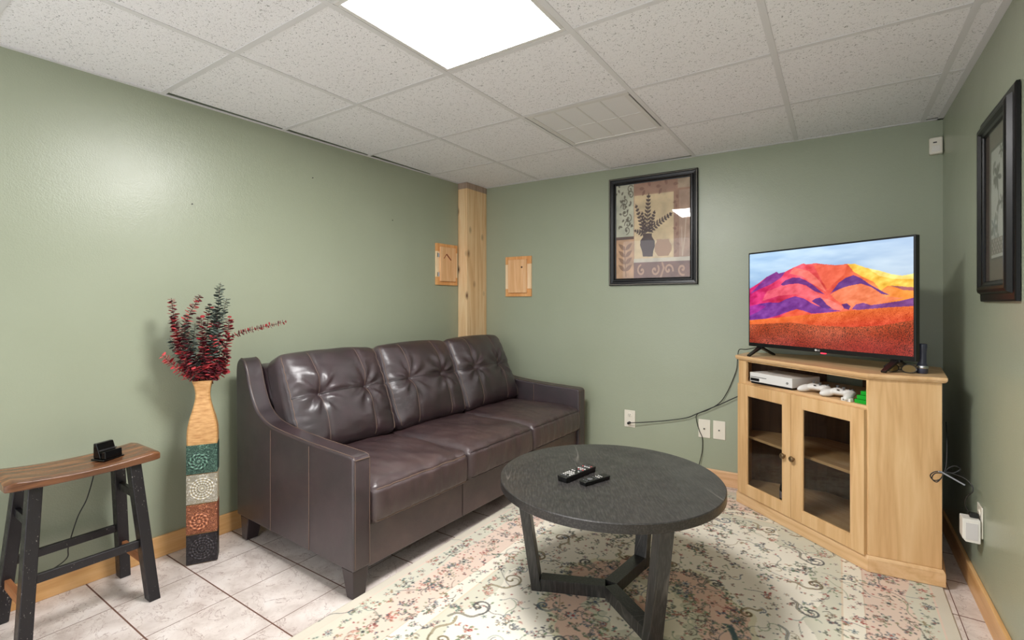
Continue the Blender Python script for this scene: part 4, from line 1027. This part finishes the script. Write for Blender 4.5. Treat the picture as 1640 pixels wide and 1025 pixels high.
ro = plate('wall_outlet', 'cream duplex wall outlet low on the right wall behind the white adapter', 'outlet', (xr(-.762) - .0003, -.762, .282), -PI / 2 - math.atan(aR), .078, .125, 'duplex')
# corner sensor
t = thing('motion_sensor', 'small white motion sensor in the upper right corner of the room', 'motion sensor', (3.128, yb(3.12) - .0005, 2.045), math.radians(-8))
MB().box(-.029, -.034, 0, .029, -.002, .092).build('housing', M_IVORY, t, bevel=.007, seg=3)
MB().box(-.018, -.0365, .012, .018, -.034, .045).build('lens', M_WHITEPL, t, bevel=.004); MB().box(-.012, -.0362, .06, .004, -.034, .066).build('indicator', M_BLACK, t)

# ------------------------------------------------------------------ TV stand
A = Vector((2.169, -.192, 0)); B = Vector((2.792, -.715, 0)); Cc_ = Vector((3.05, -.69, 0)); D1 = Vector((3.085, -.27, 0)); D2 = Vector((2.62, .030, 0)); E_ = Vector((2.20, .020, 0))
ee = (B - A).normalized(); no = Vector((ee.y, -ee.x, 0));
if no.y > 0: no = -no
SO = Vector((2.62, -.30, 0))
stand = thing('tv_cabinet', 'light pine corner TV cabinet with two glass doors in the back right corner', 'cabinet', SO)
def FP(s, z, off=0.0): return A + ee * s + no * off + Vector((0, 0, z)) - SO
def off_poly(P, d):
    n = len(P); out = []; 
    for i in range(n):
        p0, p1, p2 = P[i - 1], P[i], P[(i + 1) % n]; a = (p1 - p0).normalized(); b = (p2 - p1).normalized(); na = Vector((a.y, -a.x, 0)); nb = Vector((b.y, -b.x, 0)); m = (na + nb).normalized(); out.append(p1 + m * (d / max(.3, m.dot(na))))
    return out
OUT = [A, B, Cc_, D1, D2, E_]
def poly(P): return [p - SO for p in P]
def slab(p, q, z0, z1, th, inward=1):
    """vertical panel from p to q, thickness to the left of travel (inward)"""
    d = (q - p).normalized(); n = Vector((-d.y, d.x, 0)) * th * inward; a, b = p - SO, q - SO
    return [a, b, b + n, a + n], z0, z1
def add_slab(mb, *a, **k):
    P, z0, z1 = slab(*a, **k); mb.prism([(p.x, p.y) for p in P], z0, z1)
mb = MB(); P = poly(off_poly(OUT, .012)); mb.prism([(p.x, p.y) for p in P], RUGZ + .001, .066); P2 = poly(off_poly(OUT, .004)); mb.hexa([Vector((p.x, p.y, .066)) for p in P], [Vector((p.x, p.y, .080)) for p in P2]); mb.build('plinth', M_STAND_H, stand, bevel=.002)
mb = MB(); P = poly(off_poly(OUT, .018)); P2 = poly(off_poly(OUT, .010)); mb.hexa([Vector((p.x, p.y, .882)) for p in P2], [Vector((p.x, p.y, .892)) for p in P]); mb.prism([(p.x, p.y) for p in P], .892, .907)
mb.build('top', M_STAND_H, stand, bevel=.003)
mb = MB(); add_slab(mb, B, Cc_, .0805, .8815, .018); mb.build('side_panel', M_STAND_V, stand, bevel=.0015)
mb = MB(); add_slab(mb, E_, A, .0805, .8815, .018); mb.build('side_panel', M_STAND_V, stand, bevel=.0015)
M_STAND_D = wood('dark_brown_pine_back', (84, 58, 40), (98, 70, 50), (112, 82, 60), 'z', .6)  # darker brown wood for the cabinet's rear sides and back
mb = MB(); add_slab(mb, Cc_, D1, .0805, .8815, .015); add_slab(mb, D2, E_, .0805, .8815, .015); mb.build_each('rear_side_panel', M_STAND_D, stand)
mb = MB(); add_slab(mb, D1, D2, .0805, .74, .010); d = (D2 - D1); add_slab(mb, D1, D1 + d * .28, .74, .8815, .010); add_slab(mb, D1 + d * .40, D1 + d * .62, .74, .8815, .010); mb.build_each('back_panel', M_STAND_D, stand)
INP = [A + no * -.020 + ee * .02, B + no * -.020 - ee * .005, Cc_ + Vector((-.019, .022, 0)), D1 + Vector((-.017, .0, 0)), D2 + Vector((0, -.017, 0)), E_ + Vector((.02, -.017, 0))]
for z0, z1, nm in ((.0805, .096, 'shelf'), (.400, .415, 'shelf'), (.743, .757, 'shelf')):
    P = poly(INP) if z0 < .7 else poly([A + ee * .02 + no * -.0005, B - ee * .006 + no * -.0005] + INP[2:])
    if z0 == .400: P[0] = P[0] - Vector(no) * .03; P[1] = P[1] - Vector(no) * .03
    MB().prism([(p.x, p.y) for p in P], z0, z1).build(nm, M_STAND_H, stand, bevel=.001)
def fbox(mb, s0, s1, z0, z1, o0, o1):
    c = [FP(s, 0, o) for s, o in ((s0, o0), (s1, o0), (s1, o1), (s0, o1))]; mb.prism([(p.x, p.y) for p in c], z0, z1)
mb = MB(); fbox(mb, .0, .060, .081, .8815, -.018, .0); fbox(mb, .803, .813, .081, .8815, -.018, .0); fbox(mb, .0605, .8025, .873, .8815, -.018, 0); fbox(mb, .0605, .8025, .081, .095, -.018, -.0195 + .02); fbox(mb, .0605, .8025, .728, .7425, -.018, 0)
mb.build('face_frame', M_STAND_V, stand, bevel=.001)
M_KNOBRING = M_BRASS
for (s0, s1, g0_, g1_, kn) in ((.012, .4025, .083, .350, .366), (.4045, .807, .472, .744, .426)):
    mb = MB(); zb, zt_ = .078, .740; gz0, gz1 = .140, .678
    fbox(mb, s0, g0_, zb, zt_, .001, .019); fbox(mb, g1_, s1, zb, zt_, .001, .019); fbox(mb, g0_ + .0002, g1_ - .0002, zb, gz0, .001, .0188); fbox(mb, g0_ + .0002, g1_ - .0002, gz1, zt_, .001, .0188)
    dr = mb.build('door', M_STAND_V, stand, bevel=.0012)
    mb = MB(); fbox(mb, g0_, g1_, gz0, gz1, .006, .009); mb.build('glass_pane', M_GLASS, dr, smooth=False)
    mb = MB(); q = .006
    fbox(mb, g0_, g0_ + q, gz0, gz1, .009, .0165); fbox(mb, g1_ - q, g1_, gz0, gz1, .009, .0165); fbox(mb, g0_ + q, g1_ - q, gz0, gz0 + q, .009, .0165); fbox(mb, g0_ + q, g1_ - q, gz1 - q, gz1, .009, .0165); mb.build('glass_bead', M_STAND_V, dr)
    k = MB().lathe([(.006, 0), (.006, .008), (.013, .013), (.016, .018), (.014, .024), (.008, .028), (.001, .029)], 24, Matrix.Translation(FP(kn, .400, .019)) @ Vector((0, 0, 1)).rotation_difference(no).to_matrix().to_4x4()).build('knob', M_BRASS, dr)
# wine-style small bottle behind the left door
bp = A + ee * .247 - no * .10
bo = thing('bottle', 'small dark bottle with a pale label inside the cabinet behind the left glass door', 'bottle', (bp.x, bp.y, .0965))
MB().lathe([(.024, 0), (.026, .004), (.026, .07), (.022, .09), (.010, .108), (.009, .13), (.011, .131), (.011, .14)], 24).build('glass_body', M_BLACKGLOSS, bo)
MB().lathe([(.0263, .018), (.0263, .055)], 24).build('label', plain('bottle_label', (150, 140, 150), .6), bo)

# things in the open bay
cd = Vector((2.465 - 2.232, -.44 + .272, 0)).normalized(); cz = math.atan2(cd.y, cd.x)
gc = thing('game_console', 'white game console lying flat on the left of the cabinet open shelf', 'game console', (2.245, -.288, .757), cz)
# local x along front, local y to the rear
MB().box(.004, .004, 0, .276, .20, .012).build('base', M_BLACK, gc, bevel=.002)
cb = MB().box(0, 0, .012, .280, .208, .064).build('case', M_CONSOLE, gc, bevel=.0015)
MB().box(.004, -.0006, .038, .115, .002, .041).build('disc_slot', M_BLACK, gc)
MB().box(.004, -.0008, .016, .066, .002, .033).build('front_port', M_BLACK, gc, bevel=.001)
lg = MB().lathe([(.0062, 0), (.0062, .0012)], 24, Matrix.Translation((.250, 0, .034)) @ Matrix.Rotation(PI / 2, 4, 'X')).build('logo', plain('logo_dark', (60, 60, 60), .4), gc)
mb = MB(); mb.beam((.2465, -.0014, .0305), (.2535, -.0014, .0375), .0012, .0006, up=(0, 1, 0)); mb.beam((.2465, -.0014, .0375), (.2535, -.0014, .0305), .0012, .0006, up=(0, 1, 0)); mb.build('cross_mark', M_CONSOLE, lg)
mb = MB()
for k in range(9): mb.box(.02 + k * .013, .03, .0638, .027 + k * .013, .18, .0645)
mb.build('vent_pattern', plain('vent_grey', (196, 194, 190), .5), gc)
def ellip(mb, c, r, n=18, m=12, rot=None):
    vs = []; fs = []
    for i in range(m + 1):
        th = PI * i / m
        for k in range(n):
            ph = 2 * PI * k / n; p = Vector((r[0] * math.sin(th) * math.cos(ph), r[1] * math.sin(th) * math.sin(ph), r[2] * math.cos(th)))
            if rot is not None: p = rot @ p
            vs.append(p + Vector(c))
    for i in range(m):
        for k in range(n): fs.append((i * n + k, i * n + (k + 1) % n, (i + 1) * n + (k + 1) % n, (i + 1) * n + k))
    mb.add(vs, fs)
def controller(label, x, y, rz):
    t = thing('game_controller', label, 'game controller', (x, y, .757), rz)
    mb = MB(); ellip(mb, (0, .012, .030), (.058, .032, .017)); ellip(mb, (-.030, .010, .030), (.030, .032, .018)); ellip(mb, (.030, .010, .030), (.030, .032, .018))
    for s in (-1, 1):
        ellip(mb, (s * .055, -.016, .0215), (.019, .046, .0185), rot=Matrix.Rotation(s * .33, 3, 'Z') @ Matrix.Rotation(.18, 3, 'X'))
    ob = mb.build('shell', M_CONSOLE, t, angle=None)
    md = ob.modifiers.new('remesh', 'REMESH'); md.mode = 'VOXEL'; md.voxel_size = .0022; md.use_smooth_shade = True
    ms = ob.modifiers.new('smooth', 'SMOOTH'); ms.factor = .6; ms.iterations = 6
    for sx, sy in ((-.036, .018), (.018, -.006)):
        MB().lathe([(.004, 0), (.004, .010), (.008, .012), (.008, .014), (.003, .013)], 16, Matrix.Translation((sx, sy, .044))).build('thumbstick', plain('stick_grey', (96, 96, 96), .5), t)
    for k in range(4): MB().lathe([(.0035, 0), (.0035, .003), (.001, .004)], 12, Matrix.Translation((.038 + .008 * math.cos(k * PI / 2), .018 + .008 * math.sin(k * PI / 2), .0465))).build('button', M_BUT_G, t)
    MB().box(-.006, -.022, .040, .006, -.017, .045).build('guide_button', M_BLACK, t, bevel=.001)
    return t
controller('white game controller beside the console, left of the two on the open shelf', 2.588, -.470, cz)
controller('white game controller next to the green case, right of the two on the open shelf', 2.690, -.566, cz - .1)
p = A + ee * .700 - no * .014
t = thing('charger_block', 'small white charger block in front of the right game controller', 'charger', (p.x, p.y, .757), ROT_E)
MB().box(-.024, -.012, 0, .024, .010, .016).build('block', M_WHITEPL, t, bevel=.002)
mb = MB(); mb.box(-.014, -.0126, .005, -.006, -.0118, .009); mb.box(.004, -.0126, .005, .012, -.0118, .009); mb.build_each('port', M_BLACK, t)
for k_, (dx, dy, z, w_, lab) in enumerate(((0, 0, .757, .068, 'lower bright green game case lying flat at the right end of the open shelf'), (.006, .012, .7762, .062, 'middle bright green game case in the stack on the open shelf'), (.018, .03, .7954, .054, 'top bright green game case of the stack on the open shelf'))):
    p = A + ee * (.766 + dx * .5) - no * (.062 + dy * .6)
    tag(MB().box(-w_ / 2, -.045, 0, w_ / 2, .07, .0185).build('game_case', M_GREEN, bevel=.002), lab, 'game case', 'green game cases stacked on the open shelf')
    o = bpy.context.scene.objects[-1] if False else COL.objects[-1]; o.location = (p.x, p.y, z); o.rotation_euler = (0, 0, ROT_E)

# ------------------------------------------------------------------ television
TL_ = Vector((2.218, -.150, .9635)); TRr = Vector((2.966, -.651, .9635)); TW = (TRr - TL_).length; TZ = math.atan2(TRr.y - TL_.y, TRr.x - TL_.x); THt = .570
tv = thing('television', 'flat screen television showing colourful desert mountains, standing on the pine cabinet', 'television', (TL_.x, TL_.y, .907), TZ)
zb = .0565; D = .030
MB().box(0, 0, zb, TW, D, zb + THt).build('bezel', M_BLACK, tv, bevel=.003)
MB().box(.12, D, zb + .03, TW - .12, D + .035, zb + .36).build('rear_housing', M_BLACK, tv, bevel=.01)
bz = .009; bb = .022
def tv_picture():
    nx, ny = 460, 270; u, v = np.meshgrid(np.linspace(0, 1, nx), np.linspace(0, 1, ny)); Hm = homog([(92, 187), (1295, 35), (1300, 925), (90, 820)])
    X, Y = u, v; n1 = vnoise(u * 8, v * 6, 11, 5); n2 = vnoise(u * 30 + v * 18, v * 22 - u * 10, 12, 4)
    sky = C3(140, 180, 226) * (1 - v[..., None] * .2) + 0; sky = sky + (np.clip(vnoise(u * 3, v * 8, 13) - .35, 0, 1)[..., None]) * C3(110, 90, 50) + (u[..., None] * C3(40, 24, 6))
    I = sky.copy()
    lp = lambda a, b, t: a * (1 - t[..., None]) + b * t[..., None]
    sk = Hm([(60, 440), (95, 430), (160, 390), (215, 345), (285, 308), (300, 320), (345, 308), (410, 275), (480, 245), (500, 252), (570, 242), (640, 250), (720, 255), (800, 245), (860, 243), (940, 270), (1040, 290), (1130, 315), (1210, 325), (1250, 318), (1330, 300)])
    yl = np.interp(u, sk[:, 0], sk[:, 1]) + .004 * (vnoise(u * 60, v * 0, 5) - .5)
    base = lp(C3(214, 40, 120), C3(236, 96, 74), np.clip(u * 1.6, 0, 1)); base = lp(base, C3(246, 150, 60), np.clip((u - .62) * 3, 0, 1))
    base = base + (n1 - .5)[..., None] * C3(110, 90, 90) + (n2 - .5)[..., None] * C3(60, 60, 60)
    m = v > yl; I = np.where(m[..., None], base, I)
    def P_(pts, c, a=.92, tex=50):
        nonlocal I
        mm = inpoly(X + .006 * (n2 - .5), Y + .010 * (n1 - .5), Hm(pts)) & m; cc = np.asarray(c) + (n2 - .5)[..., None] * tex; I = np.where(mm[..., None], I * (1 - a) + cc * a, I)
    P_([(95, 470), (160, 400), (215, 345), (285, 308), (345, 310), (320, 350), (240, 400), (150, 440)], C3(112, 56, 150), .8)
    P_([(800, 240), (860, 240), (1040, 285), (1210, 322), (1330, 298), (1330, 410), (1200, 410), (1100, 400), (1050, 440), (1000, 375), (920, 340), (850, 300)], C3(252, 204, 78), .9, 90)
    P_([(940, 262), (1100, 300), (1330, 300), (1330, 350), (1150, 350), (1040, 330)], C3(255, 238, 150), .7)
    P_([(1120, 400), (1300, 408), (1300, 435), (1220, 430)], C3(150, 80, 110), .8)
    P_([(410, 275), (520, 300), (600, 370), (650, 450), (560, 400), (470, 340), (380, 320)], C3(244, 130, 110), .7)
    P_([(550, 250), (720, 255), (800, 250), (780, 320), (690, 400), (660, 440), (600, 340)], C3(238, 108, 76), .7)
    P_([(315, 400), (350, 370), (400, 350), (450, 350), (500, 370), (545, 395), (600, 440), (640, 470), (560, 445), (500, 405), (440, 392), (380, 397), (330, 410)], C3(100, 46, 128))
    P_([(215, 450), (330, 408), (440, 392), (520, 420), (600, 470), (560, 520), (420, 470), (300, 480), (180, 520)], C3(240, 110, 120), .7)
    P_([(675, 470), (700, 430), (740, 380), (790, 345), (850, 325), (900, 345), (950, 380), (1000, 410), (1060, 440), (1120, 470), (1060, 462), (980, 412), (900, 387), (820, 402), (740, 428), (690, 455)], C3(92, 50, 134))
    P_([(680, 470), (740, 428), (820, 402), (900, 387), (980, 414), (1060, 462), (1100, 480), (1230, 488), (1000, 545), (900, 530), (840, 555), (820, 580), (780, 540), (720, 510)], C3(240, 132, 90), .85, 70)
    P_([(95, 560), (170, 540), (230, 530), (300, 530), (350, 505), (420, 485), (480, 500), (540, 535), (600, 560), (700, 580), (760, 588), (600, 606), (540, 610), (480, 588), (430, 577), (380, 592), (300, 622), (200, 652), (60, 664)], C3(110, 52, 148), .9, 60)
    P_([(60, 560), (130, 545), (210, 560), (150, 600), (60, 640)], C3(190, 40, 150), .6)
    P_([(300, 640), (380, 592), (430, 577), (480, 588), (530, 612), (420, 634)], C3(238, 96, 60), .9)
    P_([(540, 520), (570, 500), (610, 490), (650, 540), (700, 575), (620, 570)], C3(86, 42, 130)); P_([(600, 490), (680, 510), (780, 560), (760, 585), (690, 572)], C3(244, 130, 120), .8)
    P_([(760, 540), (800, 532), (828, 555), (815, 580), (780, 572)], C3(86, 42, 120)); P_([(835, 578), (870, 540), (920, 528), (980, 545), (1100, 525), (1200, 510), (1330, 480), (1330, 548), (1100, 560), (900, 580)], C3(110, 56, 138), .9, 60)
    gl = Hm([(60, 662), (300, 640), (480, 620), (700, 600), (880, 580), (1100, 560), (1330, 546)]); dl = Hm([(60, 694), (200, 685), (380, 675), (520, 690), (640, 700), (850, 705), (1050, 695), (1330, 645)])
    g = np.interp(u, gl[:, 0], gl[:, 1]); dk = np.interp(u, dl[:, 0], dl[:, 1])
    rs = np.random.default_rng(2).random(u.shape); m2 = v > g
    og = lp(C3(234, 116, 52), C3(214, 70, 44), np.clip((v - g) / .16, 0, 1)) + (n2 - .5)[..., None] * 50 - ((rs > .86) & (u > .4))[..., None] * 60.
    I = np.where(m2[..., None], og, I)
    dg = lp(C3(204, 88, 48), C3(160, 56, 46), np.clip((v - dk) / .3, 0, 1)) + (n1 - .5)[..., None] * 70; sp = (rs + .25 * (n2 - .5) > .58)[..., None]; dg = np.where(sp, dg * C3(.34, .46, .5), dg)
    red = np.exp(-(((u - .78) / .22) ** 2 + ((v - .97) / .12) ** 2)) + .6 * np.exp(-(((u - .3) / .12) ** 2 + ((v - .98) / .05) ** 2)); dg = lp(dg, C3(186, 60, 60), np.clip(red * .42, 0, 1))
    I = np.where((v > dk)[..., None], dg, I)
    return u, v, np.clip(I, 0, 255)
u, v, I = tv_picture(); sw, sh = TW - 2 * bz, THt - bz - bb
o = flat_art('screen', sw, sh, u, v, I, m_paint('lit_lcd_screen', .25, .4, emit=0.56), tv, -.0006); o.location = (TW / 2, 0, zb + bb)
def text(s, size, mat, parent, loc, rot, name, ext=.0004):
    cu = bpy.data.curves.new(name, 'FONT'); cu.body = s; cu.size = size; cu.extrude = ext; cu.align_x = 'CENTER'
    tmp = bpy.data.objects.new('t', cu); COL.objects.link(tmp); dg = bpy.context.evaluated_depsgraph_get(); me = bpy.data.meshes.new_from_object(tmp.evaluated_get(dg)); bpy.data.objects.remove(tmp)
    ob = bpy.data.objects.new(name, me); COL.objects.link(ob); me.materials.clear(); me.materials.append(mat); ob.parent = parent; ob.location = loc; ob.rotation_euler = rot; return ob
M_SILV = plain('silver_print', (205, 205, 205), .4)
lgo = text('LG', .013, M_SILV, tv, (TW / 2 - .002, -.0009, zb + .007), (PI / 2, 0, 0), 'logo')
MB().lathe([(.0055, 0), (.0055, .0008)], 20, Matrix.Translation((TW / 2 - .017, -.0001, zb + .0115)) @ Matrix.Rotation(PI / 2, 4, 'X')).build('logo_disc', M_SILV, tv)
k = NT('standby_lamp_red', .4); k.col(rgb(200, 20, 30)); k.b.inputs['Emission Color'].default_value = (1, .03, .06, 1); k.b.inputs['Emission Strength'].default_value = 1.5
MB().box(TW / 2 + .010, -.0015, zb - .005, TW / 2 + .034, .012, zb + .0004).build('standby_light', k.m, tv, bevel=.001)
for xx in (.075, TW - .085):
    mb = MB(); mb.beam((xx, -.085, .005), (xx, .008, .052), .022, .009, w2=.03, d2=.012); mb.beam((xx, .125, .005), (xx, .018, .052), .022, .009, w2=.03, d2=.012); mb.box(xx - .02, .002, .046, xx + .02, .026, .0562)
    mb.build('foot', M_BLACK, tv, bevel=.0015)

# flashlight, glasses, cables round the stand
fl = thing('flashlight', 'dark navy flashlight with a silver ring standing upright on the right end of the cabinet', 'flashlight', (2.995, -.585, .907))
MB().lathe([(.018, 0), (.0205, .004), (.021, .022), (.021, .030), (.0205, .036), (.0165, .045), (.0155, .052), (.0155, .100), (.0165, .104), (.0165, .112), (.018, .118), (.018, .131), (.016, .135), (.003, .136)], 32).build('body', M_NAVY, fl)
MB().lathe([(.0222, .0235), (.0228, .026), (.0228, .033), (.0222, .0355)], 32).build('ring', M_CHROME, fl)
gl = thing('safety_glasses', 'folded black glasses with amber lenses lying under the right end of the television', 'glasses', (2.915, -.600, .907), math.radians(-12))
M_AMBER = plain('amber_lens', (112, 92, 56), .1)
def ring_path(cx_, cz_, rx, rz, tilt, n=22): return [(cx_ + rx * math.cos(a) * (1 - .12 * math.sin(a)), tilt * math.sin(a), cz_ + rz * math.sin(a)) for a in np.linspace(0, 2 * PI, n, endpoint=False)]
mb = MB(); mb.tube(ring_path(-.032, .020, .027, .0185, .008), .0022, 8, closed=True); mb.tube(ring_path(.032, .020, .027, .0185, .008), .0022, 8, closed=True); mb.tube([(-.007, 0, .026), (0, -.002, .028), (.007, 0, .026)], .002, 8)
mb.build('frame', M_BLACK, gl)
for s in (-1, 1):
    P_ = ring_path(s * .032, .020, .0265, .018, .008); c = Vector((s * .032, .001, .020)); mb = MB(); n = len(P_); vs = [c] + [Vector(p) for p in P_]; vs2 = [x + Vector((0, .0012, 0)) for x in vs]
    mb.add(vs + vs2, [(0, i + 1, (i + 1) % n + 1) for i in range(n)] + [(n + 1, n + 2 + (i + 1) % n, n + 2 + i) for i in range(n)]); mb.build('lens', M_AMBER, gl)
for s in (-1, 1): MB().tube(smooth_path([(s * .059, .003, .024), (s * .060, .012, .022), (s * .02, .018 + .004 * s, .012), (-s * .03, .022 + .004 * s, .006), (-s * .05, .024 + .004 * s, .003)], 6), .002, 8).build('temple', M_BLACK, gl)

pts = smooth_path([(2.30, -.10, .965), (2.20, -.075, .935), (2.145, -.02, .925), (2.128, .03, .86), (2.12, .045, .796), (2.10, .048, .73), (2.06, .045, .63), (2.014, .040, .556), (1.94, .036, .50), (1.872, .036, .463), (1.868, .033, .418), (1.885, .040, .35), (1.903, .043, .303), (1.903, .043, .216), (1.885, .030, .12), (1.87, .02, .04), (1.88, .01, .012)], 8)
tag(MB().tube(pts, .0026, 8).build('cable', M_CABLE), 'black cable dropping from behind the television down the back wall to the floor', 'cable')
plug = thing('power_cable', 'black power cable plugged into the left outlet and running behind the cabinet', 'cable', (1.392, .0274, .342))
o3 = Vector((1.392, .0274, .342))
MB().tube([(0, .006, 0), (0, -.026, 0)], [.011, .009], 14).build('plug', M_BLACK, plug)
pw = smooth_path([(1.392, .005, .342), (1.41, .002, .348), (1.50, .012, .362), (1.657, .025, .392), (1.80, .030, .43), (1.872, .030, .468), (2.014, .034, .545), (2.14, .040, .618), (2.25, .050, .66)], 8)
MB().tube([Vector(p) - o3 for p in pw], .0032, 8).build('cord', M_CABLE, plug)

# adapter and coiled cord by the right wall
ad = thing('power_adapter', 'square white power adapter plugged into the right wall outlet', 'power adapter', (xr(-.78) - .0095, -.778, .262))
MB().hexa([(-.055, -.030, .014), (-.045, -.030, 0), (0, -.030, 0), (0, .030, 0), (-.045, .030, 0), (-.055, .030, .014)], [(-.055, -.030, .094), (-.045, -.030, .094), (0, -.030, .094), (0, .030, .094), (-.045, .030, .094), (-.055, .030, .094)]).build('case', M_WHITEPL, ad, bevel=.003)
MB().box(-.045, -.0315, .012, -.008, -.0298, .080).build('label_panel', plain('pale_grey_label', (206, 202, 200), .4), ad, bevel=.0006)
pg = MB().box(-.030, -.010, .096, -.002, .012, .114).build('top_plug', M_BLACK, ad, bevel=.003)
cc = [(3.118, -.777, .376), (3.108, -.782, .405), (3.112, -.79, .44), (3.128, -.80, .468), (3.125, -.79, .492), (3.105, -.765, .508), (3.07, -.74, .514), (3.045, -.735, .512), (3.02, -.735, .508), (3.005, -.735, .490), (3.015, -.735, .472), (3.035, -.735, .478), (3.050, -.735, .505), (3.062, -.735, .530), (3.085, -.735, .545), (3.100, -.735, .535), (3.085, -.735, .518), (3.055, -.735, .508), (3.022, -.737, .503), (3.010, -.738, .480), (3.025, -.738, .466), (3.042, -.737, .490), (3.055, -.733, .53), (3.062, -.71, .58), (3.066, -.68, .64), (3.075, -.6, .70)]
co = thing('coiled_cord', 'thin black cord tied in loops beside the right edge of the cabinet', 'cord', (3.05, -.735, .51))
oc = Vector((3.05, -.735, .51)); MB().tube([Vector(p) - oc for p in smooth_path(cc, 8)], .0021, 8).build('cord', M_CABLE, co)
mb = MB(); mb.beam((-.012, -.006, .004), (.064, -.006, -.038), .0055, .0012, up=(0, -1, 0)); mb.tube([(-.012 + .007 * math.cos(a), -.002 + .007 * math.sin(a), .002) for a in np.linspace(0, 2 * PI, 14, endpoint=False)], .0018, 6, closed=True)
tie = mb.build('cable_tie', plain('clear_tie', (150, 152, 160), .3), co)

for q, (y_, z_, lab) in enumerate(((-0.99, 1.829, 'small dark nail in the left wall, nearest the corner post'), (-1.63, 2.003, 'small dark nail in the left wall, highest of the three'), (-2.303, 1.729, 'small dark nail in the left wall, nearest the bright glare'))):
    n_ = MB().tube([(-.0005, 0, 0), (.006, 0, 0)], .0015, 8).tube([(.006, 0, 0), (.0075, 0, 0)], .0032, 10).build('nail', M_BLACK); n_.location = (xl(y_), y_, z_); tag(n_, lab, 'nail', 'nails left in the left wall')
